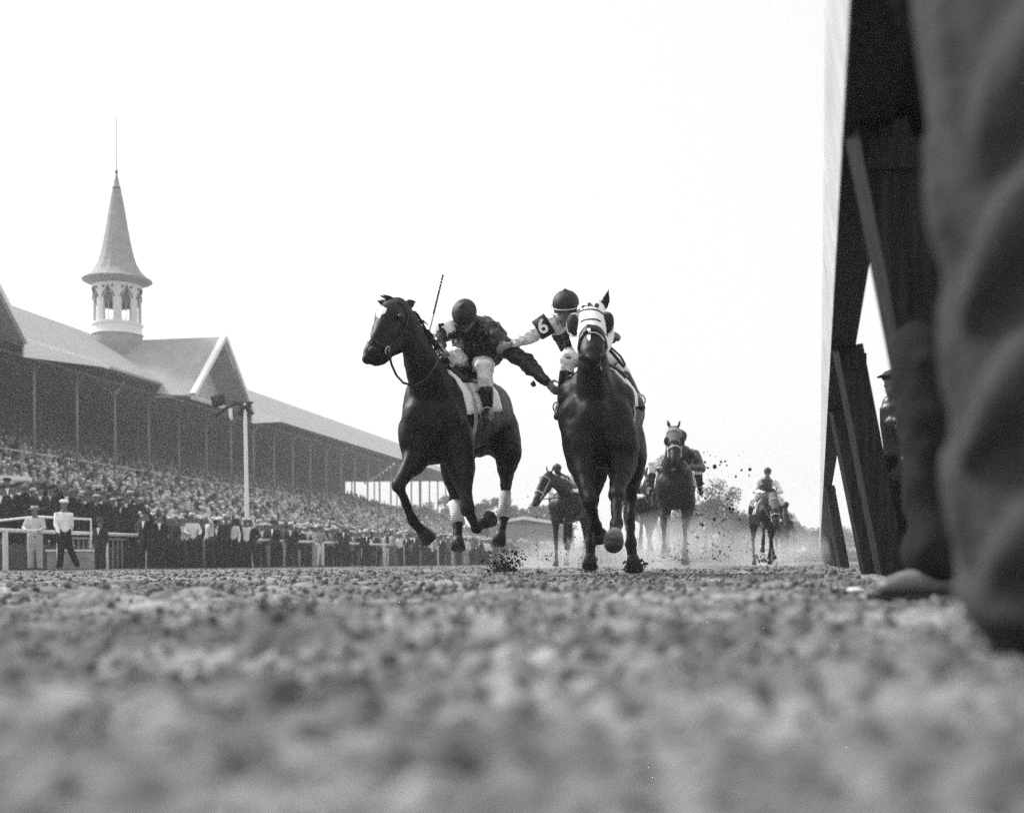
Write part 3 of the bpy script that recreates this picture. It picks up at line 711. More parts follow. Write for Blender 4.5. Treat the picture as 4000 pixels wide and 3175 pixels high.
def band(b, c, axis, side, ra, rb, r=.008, n=20, a0=0, a1=2 * math.pi, flat=None):
    """an elliptical strap around centre c, square to axis"""
    axis = Vector(axis).normalized(); s = Vector(side); s = (s - axis * s.dot(axis)).normalized(); u = s.cross(axis)
    pts = [Vector(c) + s * ra * math.cos(a0 + (a1 - a0) * i / n) + u * rb * math.sin(a0 + (a1 - a0) * i / n) for i in range(n + 1)]
    b.tube(pts, [r if flat is None else (flat, r)] * (n + 1), axis if flat else None, n=6)
def shell(name, m, root, P, Q, side, a0, a1, n=18, th=.012, grow=1.05, zdir=None):
    """a cloth draped over a tube P: list of (centre, ra, rb), between angles a0..a1 (0 = side direction, 90 = up)"""
    vs = []; fs = []
    for i, (c, ra, rb) in enumerate(P):
        t = (P[min(i + 1, len(P) - 1)][0] - P[max(i - 1, 0)][0]).normalized(); s = Vector(side); s = (s - t * s.dot(t)).normalized(); u = s.cross(t)
        if u.z < 0: u = -u
        for k in range(n + 1):
            a = R_(a0 + (a1 - a0) * k / n); rip = 1 + .012 * math.sin(k * 1.9 + i * 1.3)
            vs.append(Vector(c) + s * ra * grow * rip * math.cos(a) + u * rb * grow * rip * math.sin(a))
    for i in range(len(P) - 1):
        for k in range(n): fs.append((i * (n + 1) + k, i * (n + 1) + k + 1, (i + 1) * (n + 1) + k + 1, (i + 1) * (n + 1) + k))
    b = MB(); b.add(vs, fs); ob = build(b, name, m, root, True); sm = ob.modifiers.new('t', 'SOLIDIFY'); sm.thickness = th; sm.offset = 1
    return ob
def interp(P, t):
    """point on the trunk list at fractional index t"""
    i = min(int(t), len(P) - 2); f = t - i
    return (lerp(P[i][0], P[i + 1][0], f), P[i][1] + (P[i + 1][1] - P[i][1]) * f, P[i][2] + (P[i + 1][2] - P[i][2]) * f)
M_eye = mat('eye', 0.01, 0.08, 0.6)

# ------ the horse on the left of the leading pair
sA = Vector((.955, -.297, 0))
tA = [(W(1672, 1660, 10.05), .17, .22), (W(1688, 1620, 10.28), .265, .38), (W(1752, 1615, 10.65), .285, .375), (W(1815, 1608, 11.05), .30, .345), (W(1858, 1603, 11.4), .30, .32), (W(1890, 1610, 11.75), .29, .29), (W(1912, 1645, 12.0), .22, .22)]
JA = dict(trunk=tA,
    neck=[(W(1700, 1600, 10.3), .18, .30), (W(1682, 1520, 10.15), .17, .27), (W(1662, 1450, 10.0), .145, .215), (W(1632, 1375, 9.90), .115, .180), (W(1606, 1300, 9.86), .098, .150), (W(1580, 1235, 9.86), .085, .12)],
    head=[(W(1556, 1204, 9.84), .085, .095), (W(1522, 1252, 9.70), .112, .135), (W(1496, 1312, 9.58), .086, .108), (W(1468, 1360, 9.49), .072, .082), (W(1449, 1388, 9.45), .070, .070), (W(1438, 1402, 9.43), .052, .050)],
    hside=Vector((.82, -.57, .05)),
    jaw=[(W(1572, 1300, 9.80), W(1548, 1352, 9.72), (.100, .075)), (W(1550, 1350, 9.70), W(1490, 1402, 9.52), (.062, .044)), (W(1490, 1404, 9.52), W(1462, 1416, 9.47), (.042, .036))],
    extra=[(W(1630, 1635, 10.02), (.135, .13, .19)), (W(1745, 1645, 10.12), (.135, .13, .2)), (W(1688, 1745, 10.2), (.20, .17, .16)), (W(1960, 1690, 11.75), (.17, .26, .28)), (W(1870, 1700, 11.8), (.16, .24, .22)), (W(1700, 1440, 10.35), (.09, .2, .10))],
    fore=[(W(1622, 1680, 10.1), W(1622, 1795, 10.05), W(1556, 1893, 9.80), W(1614, 2035, 10.0), W(1668, 2097, 10.12), 1.12),
          (W(1775, 1680, 10.25), W(1800, 1815, 10.15), W(1826, 1985, 9.90), W(1860, 2062, 10.18), W(1908, 2030, 10.3), 1.2)],
    hind=[(W(1840, 1660, 11.7), W(1770, 1820, 11.3), W(1776, 1950, 11.5), W(1788, 2055, 11.35), W(1790, 2132, 11.25), 1.12),
          (W(1960, 1660, 11.8), W(1985, 1780, 11.55), W(1976, 1893, 11.8), W(1968, 2025, 11.7), W(1950, 2112, 11.6), 1.12)],
    ears=[(W(1588, 1192, 9.88), W(1628, 1178, 9.95), .040, Vector((0, 0, 1))), (W(1520, 1188, 9.78), W(1473, 1176, 9.80), .034, Vector((0, 0, 1)))],
    nostril=[(W(1453, 1368, 9.375), (.034, .024, .028), Matrix.Rotation(R_(-30), 3, 'Y'))],
    eyes=[W(1562, 1236, 9.60), W(1474, 1240, 9.64)],
    mane=[W(1612, 1215, 9.9), W(1640, 1275, 9.93), W(1672, 1312, 10.0), W(1715, 1370, 10.15), W(1735, 1410, 10.3)], manedir=(.3, .2, -.8))
hA, bodyA = horse(JA, sA, 'dark racehorse with a white forehead star and white bandaged hind legs, head turned aside', M_horse)
b = MB(); b.tube([W(1545, 1178, 9.80), W(1515, 1168, 9.78), W(1488, 1156, 9.78)], [.02, .013, .006], n=6); b.tube([W(1548, 1176, 9.80), W(1520, 1160, 9.78), W(1497, 1152, 9.78)], [.016, .011, .004], n=6); build(b, 'forelock', M_mane, hA, True)
TA = surf(bodyA)
patch('forehead_star', M_blaze, hA, TA, [(1492, 1196), (1512, 1206), (1506, 1224), (1490, 1232), (1484, 1246), (1470, 1236), (1472, 1218), (1482, 1200)])
patch('nose_snip', M_blaze, hA, TA, [(1448, 1300), (1452, 1320), (1438, 1345), (1424, 1352), (1428, 1330)])
bitA = W(1508, 1372, 9.50)
b = MB(); strap(b, TA, [(1552, 1180), (1578, 1196), (1594, 1240), (1580, 1290), (1545, 1335), (1512, 1360)], .008); strap(b, TA, [(1512, 1362), (1482, 1345), (1450, 1318)], .008); strap(b, TA, [(1560, 1245), (1590, 1275), (1625, 1300)], .005)
bra = build(b, 'bridle', M_leather, hA, True)
_h = onto(TA, 1508, 1366, .012); b = MB(); band(b, _h[0], _h[1], (1, 0, 0), .028, .028, .006); build(b, 'bit_ring', M_strap, bra, True); bitA = _h[0]
b = MB(); b.tube([bitA, W(1524, 1400, 9.5), W(1530, 1425, 9.55), W(1548, 1465, 9.6), W(1575, 1495, 9.72), W(1620, 1508, 9.78), W(1668, 1480, 9.75), W(1705, 1420, 9.85), W(1718, 1375, 10.1)], [.010] * 9, n=6)
build(b, 'reins', M_leather, hA, True)
# saddle cloth, saddle, girth, number
clA = shell('saddle_cloth', M_wcloth, hA, [interp(tA, t) for t in (1.25, 1.6, 2.0, 2.5, 3.0, 3.4)], None, sA, -2, 150, n=22, grow=1.035)
sdl = [interp(tA, t) for t in (1.5, 2.0, 2.5, 2.9)]
shell('saddle', M_leather, hA, sdl, None, sA, 40, 140, n=14, grow=1.10, th=.03)
b = MB(); c, ra, rb = interp(tA, 1.75); band(b, c, tA[2][0] - tA[1][0], sA, ra * 1.03, rb * 1.03, .006, n=30, flat=.05); build(b, 'girth', M_strap, hA)
hq = onto(surf(clA), 1862, 1530, .018)
if hq: words_mesh('cloth_number', '5', .15, M_num, hq[0], sA, hq[1].cross(sA), hA)
for (p, q, r) in ((W(1778, 1962, 11.47), W(1789, 2046, 11.37), .054), (W(1973, 1922, 11.77), W(1968, 2022, 11.70), .052)):
    b = MB(); r *= 1.15; b.tube([p, lerp(p, q, .5), q], [r, r * .95, r * 1.12], n=16, caps=False); build(b, 'bandage', M_bandage, hA, True)

# ------ the hooded horse on the right of the leading pair
sB = Vector((.985, -.17, 0))
tB = [(W(2322, 1650, 9.98), .17, .23), (W(2328, 1612, 10.18), .285, .385), (W(2345, 1610, 10.55), .315, .38), (W(2368, 1612, 10.95), .325, .365), (W(2385, 1608, 11.3), .32, .33), (W(2398, 1610, 11.6), .29, .29), (W(2405, 1640, 11.85), .2, .21)]
JB = dict(trunk=tB,
    neck=[(W(2330, 1620, 10.25), .19, .30), (W(2325, 1550, 10.1), .185, .26), (W(2320, 1480, 9.97), .145, .22), (W(2317, 1410, 9.90), .118, .19), (W(2313, 1320, 9.88), .105, .15), (W(2310, 1240, 9.88), .095, .11)],
    head=[(W(2310, 1208, 9.80), .10, .085), (W(2310, 1250, 9.64), .128, .125), (W(2312, 1305, 9.48), .105, .115), (W(2314, 1352, 9.33), .098, .098), (W(2314, 1385, 9.24), .092, .080), (W(2314, 1402, 9.20), .066, .055)],
    hside=Vector((1, 0, 0)),
    jaw=[(W(2262, 1300, 9.72), W(2286, 1380, 9.42), (.075, .05)), (W(2364, 1300, 9.72), W(2342, 1380, 9.42), (.075, .05)), (W(2314, 1405, 9.36), W(2314, 1424, 9.26), (.055, .046))],
    extra=[(W(2250, 1640, 10.04), (.155, .15, .21)), (W(2405, 1650, 10.04), (.155, .15, .21)), (W(2330, 1755, 10.1), (.21, .17, .16)), (W(2228, 1555, 10.28), (.11, .16, .15)), (W(2425, 1560, 10.25), (.13, .16, .15)), (W(2440, 1690, 11.6), (.17, .25, .26)), (W(2340, 1690, 11.6), (.17, .25, .26)), (W(2440, 1745, 10.7), (.13, .3, .16)), (W(2280, 1800, 10.1), (.11, .13, .12)), (W(2418, 1800, 10.1), (.11, .13, .12))],
    fore=[(W(2262, 1690, 10.05), W(2272, 1815, 9.95), W(2302, 1958, 9.62), W(2328, 2055, 9.92), W(2344, 2092, 10.0), 1.22),
          (W(2415, 1690, 10.05), W(2428, 1815, 10.0), W(2408, 1935, 9.70), W(2409, 2048, 9.50), W(2398, 2105, 9.34), 1.30, M_hoofl)],
    hind=[(W(2345, 1670, 11.6), W(2335, 1800, 11.3), W(2318, 1950, 11.55), W(2310, 2120, 11.35), W(2304, 2205, 11.25), 1.15),
          (W(2445, 1660, 11.6), W(2474, 1795, 11.3), W(2464, 1945, 11.55), W(2465, 2125, 11.3), W(2476, 2205, 11.22), 1.18)],
    ears=[(W(2353, 1207, 9.78), W(2382, 1124, 9.74), .040, Vector((1, 0, .3))), (W(2268, 1212, 9.9), W(2255, 1190, 10.0), .03, Vector((1, 0, .3)))],
    nostril=[(W(2274, 1396, 9.175), (.030, .022, .026)), (W(2354, 1393, 9.175), (.030, .022, .026))],
    eyes=[])
hB, bodyB = horse(JB, sB, 'dark racehorse in a white blinker hood leading on the rail side, ears pricked', M_horse)
b = MB()                                            # hood
hh = JB['head']
b.tube([W(2310, 1198, 9.90), W(2310, 1210, 9.80), hh[1][0], lerp(hh[1][0], hh[2][0], .5), hh[2][0], lerp(hh[2][0], hh[3][0], .35)], [(.095, .085), (.112, .095), (.120, .134), (.116, .132), (.112, .126), (.108, .114)], Vector((1, 0, 0)), n=28, caps=False)
b.ell(W(2312, 1212, 9.84), (.112, .10, .086), nu=20, nv=12)
for sg, xx in ((-1, 2256), (1, 2368)): b.tube([W(xx + 2 * sg, 1275, 9.74), W(xx, 1312, 9.66), W(xx - 4 * sg, 1352, 9.52), W(xx - 10 * sg, 1374, 9.44)], [.060, .066, .048, .03], n=14)
hood = blob(b, 'blinker_hood', M_hood, hB, .010, 4); TH = surf(hood)
for (px_, py_, sg) in ((2240, 1270, -1), (2372, 1262, 1)):
    p = W(px_, py_, 9.56); b = MB(); b.ell(p, (.052, .060, .084), rot=Matrix.Rotation(R_(10 * sg), 3, 'Y'), nu=18, nv=12); bk = build(b, 'blinker_cup', M_num, hood, True)
    b = MB(); band(b, p + Vector((-.008 * sg, .012, 0)), (0.25 * sg, -1, 0), (1, 0, 0), .060, .092, .006, n=26); build(b, 'cup_rim', M_hood, bk, True)
for pts in ([(2268, 1217), (2280, 1212), (2296, 1209), (2314, 1209), (2334, 1213), (2350, 1223), (2362, 1232)], [(2270, 1257), (2282, 1251), (2296, 1248), (2314, 1247), (2330, 1249), (2344, 1256)]):
    b = MB(); strap(b, TH, pts, .0075, .001); build(b, 'piping', M_dark, hood, True)
TB = surf(bodyB); b = MB(); strap(b, TB, [(2264, 1368), (2268, 1330), (2284, 1302), (2300, 1290), (2316, 1287), (2334, 1292), (2350, 1308), (2362, 1335), (2366, 1360)], .016, .004); build(b, 'noseband', M_leather, hB, True)
b = MB(); strap(b, TB, [(2304, 1304), (2324, 1304), (2342, 1314), (2356, 1334)], .006, .012); build(b, 'bridle_strap', M_strap, hB, True)
patch('nose_snip', M_blaze, hB, TB, [(2296, 1310), (2306, 1308), (2308, 1320), (2304, 1334), (2296, 1328), (2294, 1318)]); patch('nose_snip', M_blaze, hB, TB, [(2296, 1292), (2306, 1290), (2308, 1300), (2300, 1304)], lift=.02)
for q, (ch, cx, cy, rot) in enumerate((('A', 2280, 1198, .30), ('R', 2304, 1192, 0.0), ('E', 2330, 1195, -.35))):
    h_ = onto(TH, cx, cy, .004)
    if h_: n_ = h_[1]; words_mesh('hood_lettering', ch, .075, M_num, h_[0], (math.cos(rot), 0, math.sin(rot)), n_.cross(Vector((math.cos(rot), 0, math.sin(rot)))), hood, .003)
b = MB(); bitB = W(2262, 1372, 9.32)
b.tube([bitB, W(2290, 1428, 9.45), W(2320, 1440, 9.55), W(2350, 1425, 9.5), W(2366, 1370, 9.32)], [.008] * 5, n=6)
b.tube([W(2366, 1370, 9.32), W(2372, 1350, 9.6), W(2392, 1322, 9.95)], [.008] * 3, n=6); b.tube([bitB, W(2250, 1330, 9.7), W(2262, 1300, 10.1)], [.008] * 3, n=6)
build(b, 'reins', M_leather, hB, True)
b = MB(); band(b, W(2350, 1430, 9.72), (1, .3, 0), (0, 0, 1), .028, .014, .006, n=14, a0=0, a1=math.pi); build(b, 'bit_strap', M_strap, hB, True)
shell('saddle_cloth', M_wcloth, hB, [interp(tB, t) for t in (1.2, 1.6, 2.0, 2.5, 3.0)], None, sB, 6, 172, n=22, grow=1.035)
shell('saddle', M_leather, hB, [interp(tB, t) for t in (1.5, 2.0, 2.5, 2.9)], None, sB, 45, 135, n=14, grow=1.10, th=.03)
b = MB(); c, ra, rb = interp(tB, 1.5); band(b, c, tB[2][0] - tB[1][0], sB, ra * 1.03, rb * 1.03, .006, n=30, flat=.045); build(b, 'girth', M_strap, hB)

# ------ the trailing horses, built in their own frame and set down where they run
def gallop(loc, yaw, scale=1.0, headyaw=0.0, headdrop=0.0, pose=0, label='', m=None, hood=None, blaze=None, cloth=True, voxel=.022, opts=None, headup=0):
    loc = Vector(loc); ca, sa = math.cos(yaw), math.sin(yaw)
    F = Vector((sa, -ca, 0)); Sd = Vector((ca, sa, 0))           # forward (to the lens), side (picture right)
    def p(f, r, u): return loc + (F * f + Sd * r + Vector((0, 0, u))) * scale
    def hp(f, r, u):                                            # head points swing about the poll
        c, s = math.cos(headyaw), math.sin(headyaw); df, dr = f - .95, r
        return p(.95 + df * c - dr * s, dr * c + df * s, u - headdrop * max(0, (f - .7)) + headup * max(0, f - .7))
    k = scale
    tr = [(p(.66, 0, 1.18), .16 * k, .22 * k), (p(.48, 0, 1.23), .26 * k, .36 * k), (p(.1, 0, 1.22), .30 * k, .36 * k), (p(-.3, 0, 1.24), .30 * k, .33 * k), (p(-.65, 0, 1.30), .29 * k, .29 * k), (p(-.95, 0, 1.34), .25 * k, .24 * k), (p(-1.1, 0, 1.34), .16 * k, .16 * k)]
    nk = [(hp(.42, 0, 1.18), .19 * k, .30 * k), (hp(.55, 0, 1.38), .175 * k, .26 * k), (hp(.75, 0, 1.56), .13 * k, .2 * k), (hp(.98, 0, 1.74), .095 * k, .15 * k), (hp(1.15, 0, 1.90), .08 * k, .11 * k)]
    hd_ = [(hp(1.18, 0, 1.95), .085 * k, .08 * k), (hp(1.30, 0, 1.86), .105 * k, .115 * k), (hp(1.43, 0, 1.72), .082 * k, .095 * k), (hp(1.53, 0, 1.60), .07 * k, .075 * k), (hp(1.58, 0, 1.53), .058 * k, .055 * k)]
    P = {0: dict(fore=[((.5, -.15, 1.2), (.5, -.17, .98), (.68, -.15, .62), (.60, -.15, .30), (.42, -.15, .22)), ((.5, .15, 1.2), (.45, .17, .95), (.62, .15, .60), (.72, .15, .26), (.80, .15, .10))],
                 hind=[((-.8, -.13, 1.3), (-.55, -.18, .98), (-.80, -.15, .62), (-.60, -.14, .28), (-.52, -.14, .08)), ((-.8, .13, 1.3), (-.62, .18, 1.0), (-.98, .15, .64), (-1.0, .15, .26), (-.95, .15, .06))]),
         1: dict(fore=[((.5, -.15, 1.2), (.45, -.17, .95), (.50, -.15, .55), (.48, -.15, .22), (.52, -.15, .06)), ((.5, .15, 1.2), (.52, .17, .98), (.86, .13, .90), (.75, .10, .52), (.60, .10, .40))],
                 hind=[((-.8, -.13, 1.3), (-.5, -.18, .98), (-.62, -.15, .55), (-.35, -.14, .25), (-.28, -.14, .08)), ((-.8, .13, 1.3), (-.55, .18, .98), (-.75, .15, .58), (-.55, .15, .24), (-.5, .15, .06))]),
         2: dict(fore=[((.5, -.15, 1.2), (.5, -.17, .98), (.85, -.16, .86), (.78, -.17, .50), (.70, -.17, .36)), ((.5, .15, 1.2), (.42, .14, .95), (.45, .06, .58), (.42, .03, .24), (.46, .03, .07))],
                 hind=[((-.8, -.13, 1.3), (-.62, -.18, 1.0), (-.95, -.15, .64), (-.9, -.14, .26), (-.85, -.14, .06)), ((-.8, .13, 1.3), (-.5, .2, .98), (-.6, .22, .6), (-.35, .24, .3), (-.28, .25, .2))])}[pose]
    J = dict(trunk=tr, neck=nk, head=hd_, hside=(hp(1, .2, 1.8) - hp(1, 0, 1.8)).normalized(),
        jaw=[(hp(1.18, -.04, 1.76), hp(1.36, 0, 1.62), (.07 * k, .045 * k)), (hp(1.18, .04, 1.76), hp(1.36, 0, 1.62), (.07 * k, .045 * k)), (hp(1.38, 0, 1.60), hp(1.50, 0, 1.50), (.04 * k, .036 * k))],
        extra=[(p(.58, 0, 1.0), (.18 * k, .16 * k, .16 * k)), (p(.62, -.14, 1.2), (.13 * k, .14 * k, .19 * k)), (p(.62, .14, 1.2), (.13 * k, .14 * k, .19 * k)), (p(-.85, -.14, 1.2), (.14 * k, .22 * k, .24 * k)), (p(-.85, .14, 1.2), (.14 * k, .22 * k, .24 * k))],
        fore=[[p(*q) for q in l] + [k] for l in P['fore']], hind=[[p(*q) for q in l] + [k] for l in P['hind']],
        ears=[(hp(1.16, -.065, 2.02), hp(1.15, -.10, 2.15), .03 * k, Sd), (hp(1.16, .065, 2.02), hp(1.15, .10, 2.15), .03 * k, Sd)],
        nostril=[(hp(1.60, -.045, 1.57), .02 * k), (hp(1.60, .045, 1.57), .02 * k)], eyes=[hp(1.36, -.098, 1.86), hp(1.36, .098, 1.86)],
        mane=[hp(1.1, 0, 2.03), hp(.9, 0, 1.9), hp(.65, 0, 1.75)], manedir=(.3, .2, -.5), tail=[p(-1.15, 0, 1.42), p(-1.5, .05, 1.38), p(-1.9, .1, 1.15)])
    root, body = horse(J, Sd, label, m or M_horse2, voxel=voxel, base=loc.copy(), opts=dict(smooth=3, smooth1=12))
    if cloth:
        shell('saddle_cloth', M_wcloth, root, [interp(tr, t) for t in (1.2, 1.6, 2.0, 2.6)], None, Sd, -5, 185, n=22, grow=1.04)
        shell('saddle', M_leather, root, [interp(tr, t) for t in (1.5, 2.0, 2.5)], None, Sd, 50, 130, n=12, grow=1.10, th=.03)
        b = MB(); c, ra, rb = interp(tr, 1.5); band(b, c, tr[2][0] - tr[1][0], Sd, ra * 1.04, rb * 1.04, .006, n=26, flat=.04); build(b, 'girth', M_leather, root)
    b = MB(); hs = J['hside']
    ax = hd_[2][0] - hd_[1][0]
    band(b, lerp(hd_[2][0], hd_[3][0], .3), ax, hs, .092 * k, .10 * k, .009, flat=.014); band(b, hd_[1][0] + Vector((0, 0, .05)), ax, hs, .105 * k, .11 * k, .009, flat=.012)
    for sg in (-1, 1): b.tube([hd_[1][0] + hs * .105 * k * sg, hd_[2][0] + hs * .095 * k * sg, hd_[3][0] + hs * .085 * k * sg], [.009] * 3, n=5)
    br = build(b, 'bridle', M_strap if (hood or blaze) else M_leather, root, True)
    b = MB()
    for sg in (-1, 1): b.tube([hd_[3][0] + hs * .085 * k * sg, nk[1][0] + hs * .13 * k * sg, p(.55, .12 * sg, 1.72)], [.008] * 3, n=5)
    build(b, 'reins', M_leather, root, True)
    if hood:
        b = MB(); b.tube([hd_[0][0] + (hd_[0][0] - hd_[1][0]) * .15, hd_[0][0], hd_[1][0], lerp(hd_[1][0], hd_[2][0], .8)], [(.085 * k, .08 * k), (.095 * k, .09 * k), (.118 * k, .128 * k), (.098 * k, .112 * k)], hs, n=20, caps=False)
        hb = blob(b, 'blinker_hood', hood, root, .014, 2)
        for sg in (-1, 1):
            b = MB(); b.ell(hp(1.40, .108 * sg, 1.82), (.036 * k, .045 * k, .06 * k)); build(b, 'blinker_cup', M_num, hb, True)
        b = MB(); b.tube([hp(1.30, 0, 1.99), hp(1.42, 0, 1.88), hp(1.52, 0, 1.76)], [(.016, .01)] * 3, hs, n=6); build(b, 'seam_stripe', M_hood, hb, True) if o_.get('stripe') else None
    if blaze:
        b = MB(); b.ell(hp(1.43, -.02 * k, 1.86), (.025 * k, .02 * k, .05 * k)); build(b, 'forehead_star', M_blaze, root, True)
    return root, J, p, hp
o_ = {}
def at(px, d): return Vector((W(px, 2200, d).x, d, 0))
hC, JC, pC, hpC = gallop(at(2640, 20.0), R_(-9), 1.10, R_(3), .10, 0, 'brown racehorse in a grey blinker hood running third among flying dirt', M_horse2, hood=M_hoodg)
hD, JD, pD, hpD = gallop(at(2226, 27.4), R_(-17), 1.12, R_(-26), .38, 1, 'brown racehorse with a small white star and pale bridle, head low, between the leading pair', M_horse2, blaze=True)
hE, JE, pE, hpE = gallop(at(2512, 26.0), R_(3), 1.08, R_(-4), .5, 2, 'lighter brown racehorse mostly hidden behind the hooded leader and the third runner', M_horse2)
o_['stripe'] = True
hF, JF, pF, hpF = gallop(at(2990, 30.5), R_(-3), 1.06, 0, .75, 2, 'dark racehorse with a striped forehead hood trailing alone near the rail side', M_horse, hood=M_hoodg)
o_.clear()
hG, JG, pG, hpG = gallop(at(3046, 36.5), R_(-5), 1.0, 0, .8, 1, 'brown racehorse tucked close behind the trailing dark one', M_horse2, voxel=.03)
hH, JH, pH, hpH = gallop(at(3082, 62), R_(-4), 1.0, 0, .9, 0, 'last racehorse of the field, small and dim in the dust', M_horse2, voxel=.035)
# ---------------------------------------------------------------- people
def hand(b, wrist, tip_dir, palm_n, s=1.0, curl=.5, thumb=1):
    """palm with five separate bent fingers"""
    d = Vector(tip_dir).normalized(); nrm = Vector(palm_n); nrm = (nrm - d * nrm.dot(d)).normalized(); sdv = d.cross(nrm)
    b.tube([wrist - d * .02 * s, wrist + d * .035 * s, wrist + d * .085 * s], [(.027 * s, .019 * s), (.038 * s, .018 * s), (.040 * s, .015 * s)], sdv, n=10)
    for i, (o, L) in enumerate(((-.030, .062), (-.010, .075), (.011, .070), (.031, .055))):
        p = wrist + d * .085 * s + sdv * o * s; q = p + (d * math.cos(curl) + nrm * math.sin(curl)) * L * .5 * s + sdv * o * .15 * s; r = q + (d * math.cos(curl * 2.4) + nrm * math.sin(curl * 2.4)) * L * .5 * s
        b.tube([p, q, r], [.0095 * s, .009 * s, .0075 * s], sdv, n=7)
    p = wrist + d * .03 * s + sdv * -.036 * s * thumb; q = p + (d * .6 - sdv * thumb * .8 + nrm * .3).normalized() * .035 * s; r = q + (d * .9 + nrm * .5).normalized() * .03 * s
    b.tube([p, q, r], [.013 * s, .011 * s, .009 * s], sdv, n=7)
def face_head(b, c, up, fwd, s=1.0):
    """a head with nose, brow, chin and ears around centre c"""
    up = Vector(up).normalized(); f = Vector(fwd); f = (f - up * f.dot(up)).normalized(); r = up.cross(f)
    Mx = Matrix((r, f, up)).transposed()
    b.ell(c + up * .02 * s, (.073 * s, .092 * s, .095 * s), rot=Mx, nu=16, nv=12); b.ell(c - up * .045 * s + f * .025 * s, (.056 * s, .064 * s, .066 * s), rot=Mx, nu=14, nv=10)
    b.tube([c + up * .012 * s + f * .088 * s, c - up * .022 * s + f * .108 * s], [.008 * s, .014 * s], r, n=8)
    b.ell(c - up * .088 * s + f * .062 * s, .022 * s); b.ell(c + up * .025 * s + f * .078 * s, (.05 * s, .016 * s, .012 * s), rot=Mx)
    b.ell(c - up * .055 * s + f * .083 * s, (.024 * s, .010 * s, .010 * s), rot=Mx)
    for sg in (-1, 1): b.ell(c + r * .076 * s * sg - up * .005 * s, (.010 * s, .018 * s, .030 * s), rot=Mx)
    return up, f, r
def face_parts(c, up, f, r, root, s=1.0):
    for sg in (-1, 1):
        b = MB(); b.ell(c + r * .030 * s * sg + up * .008 * s + f * .082 * s, (.012 * s, .010 * s, .008 * s)); build(b, 'eye', M_eye, root, True)
